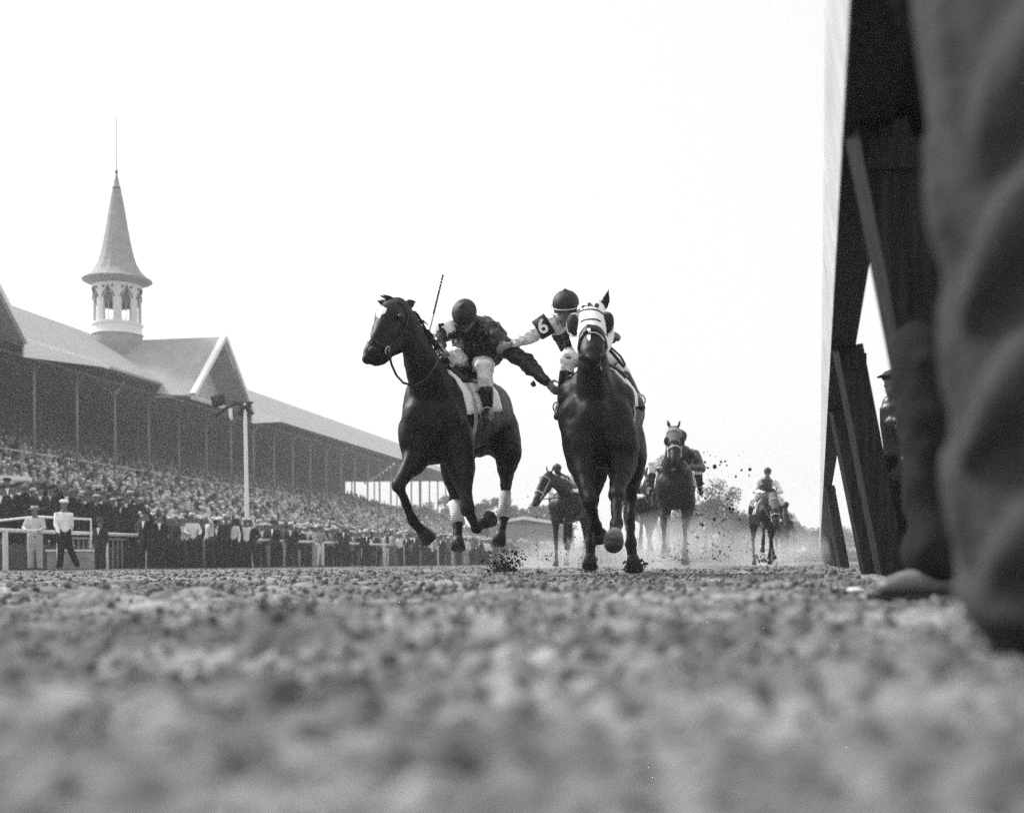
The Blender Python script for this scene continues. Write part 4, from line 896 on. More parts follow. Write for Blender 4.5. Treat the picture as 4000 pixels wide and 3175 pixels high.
def jockey(Jt, label, mshirt, mcap, mglove=None, voxel=.010, armband=None, goggles=False, mband=None, sleeve=None):
    """Jt: head, headup, headfwd, neck, chest, waist, hips, sides -> each side: shoulder, elbow, wrist, hand dir, palm; hip, knee, ankle, toe"""
    root = thing('person', Vector((Jt['hips'].x, Jt['hips'].y, Jt['hips'].z - .2)), label, 'jockey', 'jockeys riding the racehorses')
    hs = Jt.get('hs', 1.0); bk = Jt.get('bulk', 1.0); b = MB(); c = Jt['head']; up, f, r = face_head(b, c, Jt['up'], Jt['fwd'], hs)
    b.tube([c - up * .06 - f * .01, Jt['neck']], [.055, .062], n=10)
    sd = Jt['across']
    b.tube([Jt['neck'], Jt['chest'], Jt['waist'], Jt['hips']], [(.09, .07), (.155, .11), (.125, .095), (.14, .11)], sd, n=16)
    for s_ in Jt['arms']:
        b.tube([s_['sh'], s_['el'], s_['wr']], [.048, .038, .028], n=10); hand(b, s_['wr'], s_['hd'], s_['pn'], s_.get('s', 1.0), s_.get('curl', .8), s_.get('th', 1))
    for l in Jt['legs']:
        b.tube([l['hip'], l['kn'], l['an']], [.075, .055, .036], n=10); b.tube([l['an'], l['toe']], [.036, .028], n=8)
    blob(b, 'body', M_skin, root, voxel=min(voxel, .008) if voxel < .012 else voxel, smooth=2)
    if voxel < .012: face_parts(c, up, f, r, root)
    b = MB()
    b.tube([Jt['neck'] + (Jt['neck'] - Jt['chest']) * .05, lerp(Jt['neck'], Jt['chest'], .45), Jt['chest'], lerp(Jt['chest'], Jt['waist'], .6), Jt['waist']], [(.085, .075), (.165 * bk, .115 * bk), (.185 * bk, .14 * bk), (.175 * bk, .145 * bk), (.15 * bk, .125 * bk)], sd, n=20)
    sh = blob(b, 'silk_jacket', mshirt, root, voxel=voxel, smooth=3, rum=(.028, 9, (1, 1, 1.6)))
    for i, s_ in enumerate(Jt['arms']):
        b = MB(); st = lerp(Jt['chest'], s_['sh'], .78 if s_.get('m') else .45); rr = s_.get('r', 1.0)
        b.tube([st, s_['sh'], lerp(s_['sh'], s_['el'], .5), s_['el'], lerp(s_['el'], s_['wr'], .5), lerp(s_['el'], s_['wr'], .93)], [.085 * rr, .080 * rr, .070 * rr, .064 * rr, .054 * rr, .036 * rr], n=14)
        sv = blob(b, 'sleeve', s_.get('m', mshirt), sh, voxel=voxel, smooth=2, rum=(.020, 13))
        if 'band' in s_:
            p, q, rb, txt, pos, xd, yd = s_['band']
            b = MB(); b.tube([p, q], [rb, rb * .94], n=18, caps=False); ab = build(b, 'arm_band', Jt.get('bandm', M_wcloth), sv, True)
            hq = onto(surf(ab), pos[0], pos[1], .003); words_mesh('arm_number', txt, rb * 1.8, Jt.get('numm', M_num), hq[0], xd, hq[1].cross(Vector(xd)), sv, .003) if hq else None
    b = MB(); b.tube([Jt['waist'], Jt['hips']], [(.15, .125), (.175, .15)], sd, n=16)
    for l in Jt['legs']:
        b.tube([lerp(Jt['hips'], l['hip'], .6), l['hip'], lerp(l['hip'], l['kn'], .5), l['kn'], lerp(l['kn'], l['an'], l.get('cut', .35))], [.12, .115, .10, .080, .062], n=14)
    blob(b, 'breeches', M_breech, root, voxel=voxel, smooth=3, rum=(.016, 11))
    for l in Jt['legs']:
        b = MB(); p0 = lerp(l['kn'], l['an'], l.get('cut', .35)); b.tube([p0, lerp(p0, l['an'], .5), l['an']], [.066, .060, .046], n=14); b.tube([l['an'] + (l['an'] - l['toe']) * .25, lerp(l['an'], l['toe'], .5), l['toe']], [.038, .040, .032], n=12)
        bo = blob(b, 'boot', M_boot, root, voxel=voxel, smooth=2)
        b = MB(); dd = (l['toe'] - l['an']).normalized(); band(b, lerp(l['an'], l['toe'], .55) + Vector((0, 0, .01)), dd, sd, .055, .065, .007, n=16); build(b, 'stirrup_iron', M_strap, bo, True)
    b = MB(); Mx = Matrix((r, f, up)).transposed(); b.ell(c + up * .045 * hs - f * .008, (.094 * hs, .110 * hs, .088 * hs), rot=Mx, nu=20, nv=14); cp = None
    b.ell(c + up * .128 * hs, .024); cp = blob(b, 'riding_cap', mcap, root, voxel=min(voxel, .01) if voxel < .012 else voxel, smooth=1)
    b = MB(); n = 12; P = [c + up * .035 + f * (.085 * hs + .058 * math.sin(math.pi * k / n)) - r * .075 * math.cos(math.pi * k / n) - up * .012 * math.sin(math.pi * k / n) for k in range(n + 1)]
    Q = [c + up * .040 + f * .07 * hs - r * .075 * math.cos(math.pi * k / n) for k in range(n + 1)]
    b.add(P + Q, [(k, k + 1, n + 2 + k, n + 1 + k) for k in range(n)]); pk_ = build(b, 'peak', mcap, cp, True); pk_.modifiers.new('t', 'SOLIDIFY').thickness = .006
    if goggles:
        b = MB(); band(b, c + up * .03, up, r, .102 * hs, .118 * hs, .008, n=24, flat=.006); build(b, 'goggle_strap', M_strap, cp, True)
    return root, sh
# jockey on the horse with the star
aR = dict(sh=W(1938, 1330, 10.55), el=W(2050, 1412, 10.50), wr=W(2138, 1494, 10.38), hd=W(2190, 1552, 10.30) - W(2138, 1494, 10.38), pn=Vector((.5, .7, .3)), curl=.55, r=1.18, th=-1)
aL = dict(sh=W(1772, 1285, 10.50), el=W(1714, 1322, 10.30), wr=W(1722, 1362, 10.12), hd=W(1742, 1385, 10.05) - W(1722, 1362, 10.12), pn=Vector((0, .5, -1)), curl=1.1, r=.95,
          band=(W(1748, 1280, 10.43), W(1716, 1302, 10.33), .084, '5', (1729, 1290), (1, -.4, 0), (.1, 0, 1)))
jA = dict(head=W(1816, 1238, 10.45), hs=1.14, bulk=1.40, up=Vector((-.12, -.88, .48)), fwd=Vector((-.25, -.4, -.95)), neck=W(1832, 1264, 10.62), chest=W(1872, 1322, 10.72), waist=W(1880, 1362, 10.92), hips=W(1858, 1398, 11.08), across=Vector((.93, -.1, -.33)),
    arms=[aL, aR], legs=[dict(hip=W(1815, 1400, 10.95), kn=W(1752, 1398, 10.50), an=W(1700, 1520, 10.62), toe=W(1690, 1555, 10.45), cut=.45), dict(hip=W(1880, 1405, 11.0), kn=W(1893, 1435, 10.52), an=W(1904, 1600, 10.66), toe=W(1900, 1640, 10.48), cut=.52)])
pA, shA = jockey(jA, 'jockey in dark silks on the star-faced horse reaching across to the other rider', M_silkd, M_capd)
# jockey on the hooded horse
bL = dict(sh=W(2160, 1262, 10.42), el=W(2078, 1310, 10.45), wr=W(1996, 1346, 10.42), hd=W(1950, 1360, 10.38) - W(1996, 1346, 10.42), pn=Vector((-.1, .8, -.6)), curl=.6, m=M_silkw, r=.98,
          band=(W(2146, 1262, 10.43), W(2098, 1292, 10.44), .094, '6', (2120, 1277), (.94, 0, .34), (-.34, 0, .94)))
bR = dict(sh=W(2290, 1260, 10.6), el=W(2362, 1330, 10.35), wr=W(2392, 1322, 10.08), hd=Vector((.35, -.8, .15)), pn=Vector((-.6, 0, -.8)), curl=1.2, r=.9)
jB = dict(head=W(2210, 1208, 10.36), hs=1.20, bulk=1.05, up=Vector((-.05, -.45, .9)), fwd=Vector((-.25, -.9, -.5)), neck=W(2218, 1238, 10.5), chest=W(2238, 1292, 10.68), waist=W(2262, 1340, 10.9), hips=W(2290, 1372, 11.05), across=Vector((.95, -.1, -.1)), bandm=M_num, numm=M_wcloth,
    arms=[bL, bR], legs=[dict(hip=W(2252, 1375, 10.95), kn=W(2222, 1408, 10.48), an=W(2196, 1560, 10.70), toe=W(2176, 1628, 10.52), cut=.30), dict(hip=W(2335, 1380, 11.0), kn=W(2412, 1428, 10.50), an=W(2482, 1548, 10.70), toe=W(2508, 1592, 10.52), cut=.28)])
pB, shB = jockey(jB, 'jockey numbered six in striped white sleeves clutching the dark rider beside him', M_silkd, M_capd, goggles=True)
b = MB(); b.tube([W(1678, 1290, 10.2), W(1700, 1205, 10.2), W(1731, 1072, 10.2)], [.008, .006, .004], n=6); wh = tag(build(b, 'riding_whip', M_strap, None, True), 'thin braided whip raised upright beside the dark silked jockey', 'whip')
b = MB(); rr_ = random.Random(2)
for k in range(17):
    t = .30 + .66 * (k / 16) ** 1.3 + rr_.uniform(-.01, .01); p = W(1678 + 53 * t, 1290 - 218 * t, 10.19); b.ell(p, (.009, .009, .013), nu=7, nv=5)
build(b, 'braid_knot', M_num, wh, True); wh.children[0].parent = wh
b = MB(); b.tube([W(2378, 1362, 10.0), W(2410, 1400, 10.05), W(2436, 1432, 10.1)], [.014, .013, .012], n=8); b.tube([W(2388, 1358, 10.05), W(2425, 1392, 10.1), W(2442, 1425, 10.15)], [.008] * 3, n=6)
tag(build(b, 'riding_whip', M_leather, None, True), 'short dark whip held low by the jockey of the hooded horse', 'whip')
for (px, py, d, s, lb) in ((2084, 1501, 10.2, .020, 'round dark clod in mid air under the outstretched arm'),):
    V, F = lumps(np.array([W(px, py, d)]), np.array([s]), 8, 1); o = npmesh('flying_clod', V, F, M_spray, smooth=True); tag(o, lb, 'clod')

def rider(J, p, hp, label, mshirt, mcap, upright=0.0, lean=0.0, voxel=.02, msl=None, hl=0.0):
    Sd = (p(0, 1, 0) - p(0, 0, 0)).normalized(); F = (p(1, 0, 0) - p(0, 0, 0)).normalized(); Z = Vector((0, 0, 1)); k = (p(1, 0, 0) - p(0, 0, 0)).length
    q = lambda f, r, u: p(f, r + lean, u)
    hz = 1.84 + .46 * upright; hf = .58 - .28 * upright
    Jt = dict(head=q(hf, hl, hz + .02), up=(Z + F * .2).normalized(), fwd=F - Z * .1, neck=q(hf - .10, hl * .7, hz - .12), chest=q(hf - .26, 0, hz - .20), waist=q(hf - .50, 0, hz - .26 - .1 * upright), hips=p(-.14, lean * .4, 1.70), across=Sd,
        arms=[dict(sh=q(hf - .18, sg * .19, hz - .18), el=q(hf - .02, sg * .30, hz - .42), wr=q(hf + .22, sg * .10, hz - .40 - .05 * upright), hd=F - Z * .3, pn=-Z, curl=1.2, r=.95, m=msl or mshirt) for sg in (-1, 1)],
        legs=[dict(hip=p(-.1, sg * .15, 1.68), kn=p(.28, sg * .33, 1.52), an=p(-.02, sg * .36, 1.18), toe=p(.12, sg * .38, 1.10), cut=.35) for sg in (-1, 1)])
    return jockey(Jt, label, mshirt, mcap, voxel=voxel)
rider(JC, pC, hpC, 'jockey in loose grey silks crouched to one side of the grey hooded horse', M_silkg, M_capd, .0, .10, voxel=.014)
rider(JD, pD, hpD, 'jockey in white silks and dark cap crouched low on the blazed horse', M_wcloth, M_capd, .10, .16, hl=-.26)
rider(JE, pE, hpE, 'jockey in white breeches mostly hidden behind the hooded leader', M_wcloth, M_capd, -.2)
M_check = mat('banded_silk', 0.05, .4, .4); 
pf_, shf_ = rider(JF, pF, hpF, 'upright jockey in banded dark silks and goggles on the trailing dark horse', M_silkg, M_capd, .62, voxel=.018, msl=M_silkw)
rider(JG, pG, hpG, 'jockey in white half hidden behind the trailing upright rider', M_wcloth, M_capd, -.3, .1, voxel=.025)
rider(JH, pH, hpH, 'jockey on the last and smallest horse of the field', M_silkg, M_capd, .2, voxel=.03)

# ---------------------------------------------------------------- spectator templates (built once, then copied)
def man_joints(kind, r):
    """standing man facing -Y at the origin; returns joints"""
    st = dict(head=Vector((0, -.03, 1.64)), neck=Vector((0, 0, 1.50)), chest=Vector((0, 0, 1.30)), waist=Vector((0, .01, 1.06)), hips=Vector((0, .01, .94)))
    A = []
    for sg in (-1, 1):
        sh = Vector((sg * .19, 0, 1.42))
        if kind == 'down': el, wr = Vector((sg * .25, .03, 1.14)), Vector((sg * .26, -.06, .90))
        elif kind == 'folded': el, wr = Vector((sg * .26, -.03, 1.16)), Vector((-sg * .02, -.20, 1.15 + .03 * sg))
        elif kind == 'lean': el, wr = Vector((sg * .27, -.12, 1.18)), Vector((sg * .16, -.32, 1.10))
        elif kind == 'raise': el, wr = (Vector((sg * .30, -.08, 1.50)), Vector((sg * .22, -.16, 1.76))) if sg > 0 else (Vector((sg * .25, .03, 1.14)), Vector((sg * .26, -.06, .90)))
        elif kind == 'pocket': el, wr = Vector((sg * .30, .06, 1.17)), Vector((sg * .18, -.05, .98))
        elif kind == 'stride': el, wr = Vector((sg * .24, .10 * sg, 1.14)), Vector((sg * .22, -.06 + .22 * sg, .92))
        A.append((sg, sh, el, wr))
    Lg = []
    for sg in (-1, 1):
        if kind == 'stride': kn, an = (Vector((.16, .0, .54)), Vector((.36, .05, .12))) if sg > 0 else (Vector((-.08, -.02, .50)), Vector((-.12, .0, .06)))
        else:
            o = .03 * (1 if kind in ('pocket', 'raise') else 0); kn, an = Vector((sg * (.11 + o), -.01, .50)), Vector((sg * (.12 + o * 1.6), .02, .07))
        Lg.append((sg, Vector((sg * .09, .01, .90)), kn, an))
    return st, A, Lg
TPL = []
def template(kind, coat, hat, fat=1.0):
    st, A, Lg = man_joints(kind, None); root = bpy.data.objects.new('person', None); COL.objects.link(root)
    b = MB(); c = st['head']; face_head(b, c, Vector((0, 0, 1)), Vector((0, -1, 0)), 1.08); b.tube([c - Vector((0, 0, .05)), st['neck']], [.055, .06], n=8)
    b.tube([st['neck'], st['chest'], st['waist'], st['hips']], [(.09, .07), (.15 * fat, .10), (.13 * fat, .09), (.14, .10)], (1, 0, 0), n=12)
    for sg, sh, el, wr in A:
        b.tube([sh, el, wr], [.045, .036, .027], n=8); b.tube([wr, wr + (wr - el).normalized() * .09], [(.03, .02), (.034, .016)], n=8)
    for sg, hp_, kn, an in Lg:
        b.tube([hp_, kn, an], [.08, .052, .036], n=8)
    blob(b, 'body', M_skin, root, voxel=.026, smooth=1, adapt=.6)
    b = MB()
    if coat == 'coat':
        b.tube([st['neck'] - Vector((0, 0, .02)), Vector((0, 0, 1.42)), st['chest'], st['waist'], Vector((0, .01, .86)), Vector((0, .01, .76))], [(.08, .07), (.20 * fat, .11), (.205 * fat, .135 * fat), (.175 * fat, .13 * fat), (.195 * fat, .14 * fat), (.205 * fat, .145 * fat)], (1, 0, 0), n=16, caps=False)
    else:
        b.tube([st['neck'] - Vector((0, 0, .02)), Vector((0, 0, 1.42)), st['chest'], st['waist'], Vector((0, .01, .96))], [(.08, .07), (.19 * fat, .10), (.19 * fat, .125 * fat), (.16 * fat, .12 * fat), (.165 * fat, .12 * fat)], (1, 0, 0), n=16, caps=False)
    for sg, sh, el, wr in A: b.tube([Vector((sg * .10, 0, 1.40)), sh, el, lerp(el, wr, .88)], [.07, .072, .060, .045], n=10)
    j = blob(b, 'jacket' if coat == 'coat' else 'shirt', M_cloth, root, voxel=.026, smooth=2, adapt=.6)
    if coat == 'coat':
        b = MB(); b.prism([(-.055, -.125, 1.47), (.055, -.125, 1.47), (.0, -.150 * fat, 1.22)], (0, -.012, 0)); build(b, 'shirt_front', M_wcloth, j)
    b = MB()
    for sg, hp_, kn, an in Lg: b.tube([hp_ + Vector((0, 0, .06)), hp_, kn, an + Vector((0, 0, .01))], [(.115, .12), (.115, .12), (.090, .095), (.082, .095)], (1, 0, 0), n=12)
    blob(b, 'trousers', M_cloth, root, voxel=.026, smooth=2, adapt=.6)
    for sg, hp_, kn, an in Lg:
        b = MB(); b.tube([an + Vector((0, .03, -.03)), an + Vector((0, -.08, -.04)), an + Vector((0, -.16, -.045))], [(.045, .035), (.048, .032), (.035, .022)], (1, 0, 0), n=8); build(b, 'shoe', M_boot, root, True)
    if hat:
        b = MB(); top = c + Vector((0, 0, .075))
        if hat == 'fedora': prof = [(.155, .0), (.16, .012), (.105, .018), (.098, .06), (.088, .115), (.05, .125)]
        elif hat == 'boater': prof = [(.165, .0), (.165, .012), (.10, .012), (.10, .095), (.09, .10)]
        else: prof = [(.105, -.01), (.12, .03), (.115, .055), (.06, .075)]
        b.lathe(top, prof, 14)
        if hat == 'cap': b.box(top + Vector((0, -.13, .0)), (.13, .08, .012))
        h = build(b, 'hat', M_hat, root, True)
        if hat in ('fedora', 'boater'):
            b = MB(); b.lathe(top, [(.108, .02), (.106, .042)], 14, close=False); build(b, 'hat_band', M_dark, h)
    root.location = (0, 0, -500); TPL.append((root, kind, coat, hat)); return root
for kd in ('down', 'folded', 'lean', 'raise', 'pocket'):
    for ct, ht in (('coat', 'fedora'), ('shirt', 'boater'), ('coat', 'cap')):
        template(kd, ct, ht, 1.0 if kd != 'folded' else 1.12)
template('down', 'shirt', None); template('stride', 'shirt', 'cap')
PEOPLE = []
def shade(g): return 'black' if g < .03 else 'dark' if g < .08 else 'grey' if g < .25 else 'pale' if g < .5 else 'white'
def copy_tree(o, parent, cols):
    c = o.copy(); COL.objects.link(c); c.parent = parent
    st = c.name.split('.')[0]
    if st in cols: c.color = (cols[st],) * 3 + (1,)
    for ch in o.children: copy_tree(ch, c, cols)
    return c
def put(t, loc, rz, jac, trou, hat, h=1.0, group='spectators standing along the outer rail', info=None):
    root = t[0].copy(); COL.objects.link(root); root.location = loc; root.rotation_euler = (0, 0, rz); root.scale = (h * random.uniform(.95, 1.08), h, h)
    for ch in t[0].children: copy_tree(ch, root, {'jacket': jac, 'shirt': jac, 'trousers': trou, 'hat': hat})
    root['category'] = 'person'
    if group: root['group'] = group
    PEOPLE.append((root, t, jac, trou, hat, info)); return root
R = random.Random(21)
def pick(full=False):
    t = R.choice(TPL[:16]); j = R.choice([.012, .015, .02, .02, .03, .05, .09, .2, .4]) if t[2] == 'coat' else R.choice([.03, .12, .35, .6, .75])
    return t, j, R.choice([.012, .015, .02, .03, .05, .12, .3]), R.choice([.02, .06, .12, .35, .5, .6, .65]) if t[3] != 'boater' else R.choice([.5, .6, .7])
face = 0.0
def rail_px(px, off):      # point off metres behind (+) or before (-) the outer rail that shows at picture column px
    k = (px - 2000) / FPX
    t = (k * (33.6 + .243 * off) + 13.65 + .97 * off) / (RU - k)
    return O(t, 0, off)
NAMED = []
# a row of men standing on the track side of the rail
row = []; px = 572
while px < 990:
    row.append((px, -.55 + R.uniform(-.45, .35))); px += R.uniform(19, 27)
for px in (1075, 1140, 1250, 1336, 1352, 1430): row.append((px, -.35))
px = 1535
while px < 2120: row.append((px, -.3 + R.uniform(-.25, .2))); px += R.uniform(22, 40)
for i, (px, off) in enumerate(row):
    t, j, tr_, h_ = pick()
    if R.random() < .7 and t[2] == 'coat': j = R.choice([.012, .016, .02]); tr_ = R.choice([.012, .02])
    if i == 17: t, j, tr_, h_ = TPL[1 + 9], .7, .02, .5
    if px == 1250: t, j, tr_, h_ = TPL[7], .28, .62, .3
    put(t, rail_px(px, off), R_(R.uniform(-75, 60)), j, tr_, h_, R.uniform(.93, 1.06), 'men standing on the track side of the outer rail', ('row', i))
# raised row on the platform
px = 15; i = 0
while px < 560:
    for off, dz in ((2.2, .75), (3.3, .95)):
        t, j, tr_, h_ = pick(); t = R.choice([q for q in TPL[:15] if q[2] == 'coat'])
        p = rail_px(px + R.uniform(-6, 6) + (12 if off > 3 else 0), off); p.z = dz
        put(t, p, R_(R.uniform(-30, 30)), R.choice([.012, .014, .02, .03]), R.choice([.012, .02, .03]), R.choice([.03, .05, .1, .2, .5]), R.uniform(.92, 1.08), 'suited men raised on the platform behind the white pipe rail', ('plat' + ('b' if off > 3 else 'a'), i))
    px += R.uniform(27, 36); i += 1
# spectators pressed along the rail, in rows that step back and up
for rw, (off, dz, pxa, pxb, st) in enumerate(((.45, 0, 575, 2150, 17), (1.15, .08, 565, 2150, 15.5), (1.9, .2, 555, 2120, 15))):
    px = pxa; i = 0
    while px < pxb and len(PEOPLE) < 296:
        t, j, tr_, h_ = pick(); p = rail_px(px + R.uniform(-4, 4), off + R.uniform(-.15, .15)); p.z = dz
        put(t, p, R_(R.uniform(-40, 40)), j, tr_, h_, R.uniform(.94, 1.06), 'spectators standing along the outer rail', ('r%d' % rw, i))
        px += st * R.uniform(.8, 1.25) * (34 + 0) / p.y * (1.3 if px < 900 else 1.75); i += 1
# official in white and the man leaning on the rail
off_ = put(TPL[16], Vector((W(250, 2200, 32.9).x, 32.9, 0)), R_(38), .80, .012, .80, 1.05, None); off_['label'] = 'official in white jacket, white cap and black trousers striding along the track'
PEOPLE.pop()
lm = put(TPL[7 + 0], Vector((W(138, 2200, 34.9).x, 34.9, 0)), R_(8), .55, .38, .4, 1.0, None); lm['label'] = 'man in pale jacket and light trousers leaning on the rail beside the white box'
PEOPLE.pop()
sm_ = put(TPL[0], W(392, 2200, 34.6) * 1.0, R_(-10), .03, .03, .08, .80, None); sm_.location = (W(392, 2200, 35.0).x, 35.0, 0); sm_['label'] = 'short man in dark suit and hat behind the rail near the picket panel'
PEOPLE.pop()
sq = put(TPL[16 - 1], W(1513, 2200, 60), R_(100), .45, .45, .1, .62, None); sq.location = rail_px(1513, -.4); sq['label'] = 'figure in pale coat crouching below the rail right of the straight standing men'
PEOPLE.pop()
for t in TPL:
    def rm(o):
        for c in list(o.children): rm(c)
        bpy.data.objects.remove(o)
    rm(t[0])
ORD = ['first', 'second', 'third', 'fourth', 'fifth', 'sixth', 'seventh', 'eighth', 'ninth', 'tenth', 'eleventh', 'twelfth', 'thirteenth', 'fourteenth', 'fifteenth', 'sixteenth', 'seventeenth', 'eighteenth', 'nineteenth']
TENS = ['', '', 'twenty', 'thirty', 'forty', 'fifty', 'sixty', 'seventy', 'eighty', 'ninety']
def ordinal(n):
    if n < 20: return ORD[n - 1]
    if n >= 100: return 'hundred and ' + ordinal(n - 100) if n > 100 else 'hundredth'
    if n % 10 == 0: return TENS[n // 10][:-1] + 'ieth'
    return TENS[n // 10] + '-' + ORD[n % 10 - 1]
POSE = {'down': 'arms down', 'folded': 'arms folded', 'lean': 'leaning forward', 'raise': 'arm raised', 'pocket': 'hands on hips', 'stride': 'walking'}
HATN = {'fedora': 'felt hat', 'boater': 'straw hat', 'cap': 'flat cap', None: 'no hat'}
ROWN = {'row': 'before the rail', 'plata': 'front of the platform', 'platb': 'rear of the platform', 'r0': 'first row behind the rail', 'r1': 'second row behind the rail', 'r2': 'third row behind the rail'}
for root, t, jac, trou, hat, info in PEOPLE:
    root['label'] = '%s %s, %s %s, %s from left %s' % (shade(jac), 'suit' if t[2] == 'coat' else 'shirt', shade(hat), HATN[t[3]], ordinal(info[1] + 1), ROWN[info[0]])

# ---------------------------------------------------------------- the packed stand, one mass
def crowd():
    r = np.random.RandomState(8)
    bm = MB(); bm.tube([(0, 0, 0), (0, 0, .42), (0, 0, .56)], [(.19, .13), (.20, .12), (.09, .08)], (1, 0, 0), n=7, caps=False); nb = len(bm.v)
    hd_ = MB(); hd_.ell((0, -.02, .70), (.085, .095, .12), nu=7, nv=5); nh = len(hd_.v)
    ht = MB(); ht.lathe((0, -.02, .755), [(.155, 0), (.155, .012), (.10, .015), (.09, .10)], 8); nh2 = len(ht.v)
    P = []; seats = []
    # tiers
    for k in range(NT):
        s = TS0 + (TS1 - TS0) * (k + .5) / NT; z = TZ0 + (TZ1 - TZ0) * k / NT + .02
        y = Y0 + 8
        while y < Y1 - 3:
            y += r.uniform(.42, .72) * (1 if y < 110 else 1.25)
            px = 2000 + FPX * (s + SU * y) / y
            if px < -150: continue
            if abs(s + 46) < .6 or r.uniform() < .06: continue
            seats.append((s + SU * y + r.uniform(-.2, .2), y, z + (.38 if r.uniform() < .35 else 0) + r.uniform(-.05, .08), 0))
    # the slope between rail and stand, and far along the rail
    for off in np.arange(2.7, 9.5, .62):
        t = -8.0
        while t < 190:
            t += r.uniform(.42, .8) * (1 + max(0, t) / 160)
            p = O(t, 0, off + r.uniform(-.15, .15)); u_ = p.x / p.y
            s_here = p.x - SU * p.y
            if t < 9.5 and off < 4.8: continue
            if s_here < TS0 + .6 and p.y < Y1: continue
            seats.append((p.x, p.y, .70 + .10 * (off - 2.7) - .05 * r.uniform(), 0))
    for off in np.arange(.5, 2.6, .6):
        t = 60.0
        while t < 200:
            t += r.uniform(.45, .9) * (1 + t / 160); p = O(t, 0, off); seats.append((p.x, p.y, .72, 0))
    S_ = np.array(seats); n = len(S_); print('crowd', n)
    parts = []
    cloth = r.choice([.012, .02, .04, .08, .16, .25, .4, .55, .7, .8], n); hatc = r.choice([.02, .06, .30, .5, .65, .75, .8], n); hs = r.uniform(0, 1, n) < .8
    ang = r.uniform(-.6, .6, n); sc_ = r.uniform(.92, 1.1, n)
    def inst(mb, sel, col, lean):
        v = np.array(mb.v); f4 = [q if len(q) == 4 else (q[0], q[1], q[2], q[2]) for q in mb.f if len(q) <= 4]; F0 = np.array(f4); m = sel.sum(); ca, sa = np.cos(ang[sel])[:, None], np.sin(ang[sel])[:, None]
        X = (v[None, :, 0] * ca - v[None, :, 1] * sa); Yv = (v[None, :, 0] * sa + v[None, :, 1] * ca); Z = np.broadcast_to(v[None, :, 2], X.shape)
        Pn = np.stack([X, Yv, Z], -1) * sc_[sel][:, None, None] + S_[sel][:, None, :3]
        return Pn.reshape(-1, 3), F0, np.repeat(col[sel], len(v)), m, len(v)
    Vs, Fs, Cs = [], [], []; base = 0
    allm = np.ones(n, bool)
    tri = []
    for mb, sel, col in ((bm, allm, cloth), (hd_, allm, r.uniform(.28, .6, n)), (ht, hs, hatc)):
        V, F0, C, m, k = inst(mb, sel, col, 0); F = (F0[None] + (np.arange(m) * k)[:, None, None]).reshape(-1, 4) + base
        Vs.append(V); Fs.append(F); Cs.append(C); base += len(V)
    V = np.concatenate(Vs); F = np.concatenate(Fs); C = np.concatenate(Cs)
    # collapse degenerate quads into triangles-safe mesh
    me = bpy.data.meshes.new('crowd'); q = F[:, 2] != F[:, 3]; Fq = F[q]; Ft = F[~q][:, :3]
    me.vertices.add(len(V)); me.vertices.foreach_set('co', V.astype(np.float32).ravel())
    li = np.concatenate([Fq.ravel(), Ft.ravel()]).astype(np.int32); me.loops.add(len(li)); me.loops.foreach_set('vertex_index', li)
    ls = np.concatenate([np.arange(len(Fq)) * 4, len(Fq) * 4 + np.arange(len(Ft)) * 3]).astype(np.int32)
    me.polygons.add(len(ls)); me.polygons.foreach_set('loop_start', ls); me.update(calc_edges=True)
    a = me.attributes.new('albedo', 'FLOAT_COLOR', 'POINT'); cc = np.ones((len(V), 4), np.float32); cc[:, :3] = C[:, None]; a.data.foreach_set('color', cc.ravel())
    me.materials.append(M_crowd); o = bpy.data.objects.new('crowd', me); COL.objects.link(o)
    tag(o, 'dense mass of hatted spectators packing the grandstand tiers and apron', 'crowd', kind='stuff')
crowd()

# ---------------------------------------------------------------- people by the inner rail, close to the lens
def closeman(label, name='person'): pass
# man in black whose leg and pale shoe stand by the near post
pr = thing('person', (W(3640, 2200, 3.05).x, 3.05, 0), 'man in black jacket, charcoal trousers and pale shoe standing against the nearest rail post', 'person')
def Wd(px, py, d): return W(px, py, d)
hipN = Wd(3640, 850, 3.85); b = MB()
kn = Wd(3600, 1480, 3.38); an = Wd(3655, 2195, 3.22)
hip2 = hipN + Vector((.16, .12, 0)); kn2 = hip2 + Vector((.05, .06, -.42)); an2 = Vector((hip2.x + .12, hip2.y + .15, .08))
chest = hipN + Vector((.14, .05, .50)); head = chest + Vector((-.02, -.05, .38))
b.tube([hipN, kn, an], [.08, .055, .038], n=10); b.tube([hip2, kn2, an2], [.08, .055, .038], n=10)
b.tube([lerp(hipN, hip2, .5), chest, chest + Vector((-.02, 0, .2))], [(.14, .10), (.16, .11), (.07, .06)], (1, 0, 0), n=12); face_head(b, head, (0, 0, 1), (-.7, .7, 0)); b.tube([head, chest + Vector((0, 0, .15))], [.05, .06], n=8)
for sg in (-1, 1):
    sh = chest + Vector((sg * .19, 0, .1)); el = sh + Vector((sg * .05, -.05, -.28)); wr = el + Vector((.02, .15, -.22)) if sg < 0 else el + Vector((0, -.1, -.22))
    b.tube([sh, el, wr], [.048, .04, .03], n=8); hand(b, wr, wr - el, (0, 0, -1), 1, .7)
blob(b, 'body', M_skin, pr, .012, 2)
b = MB(); b.tube([lerp(hipN, hip2, .5) + Vector((0, 0, .12)), hipN, lerp(hipN, kn, .5), kn, lerp(kn, an, .5), lerp(kn, an, .75), an + Vector((0, 0, .03))], [.15, .125, .104, .082, .068, .070, .088], n=16)
b.tube([hip2, kn2, an2], [.125, .09, .085], n=16); blob(b, 'trousers', M_trous, pr, .012, 3, rum=(.018, 7))
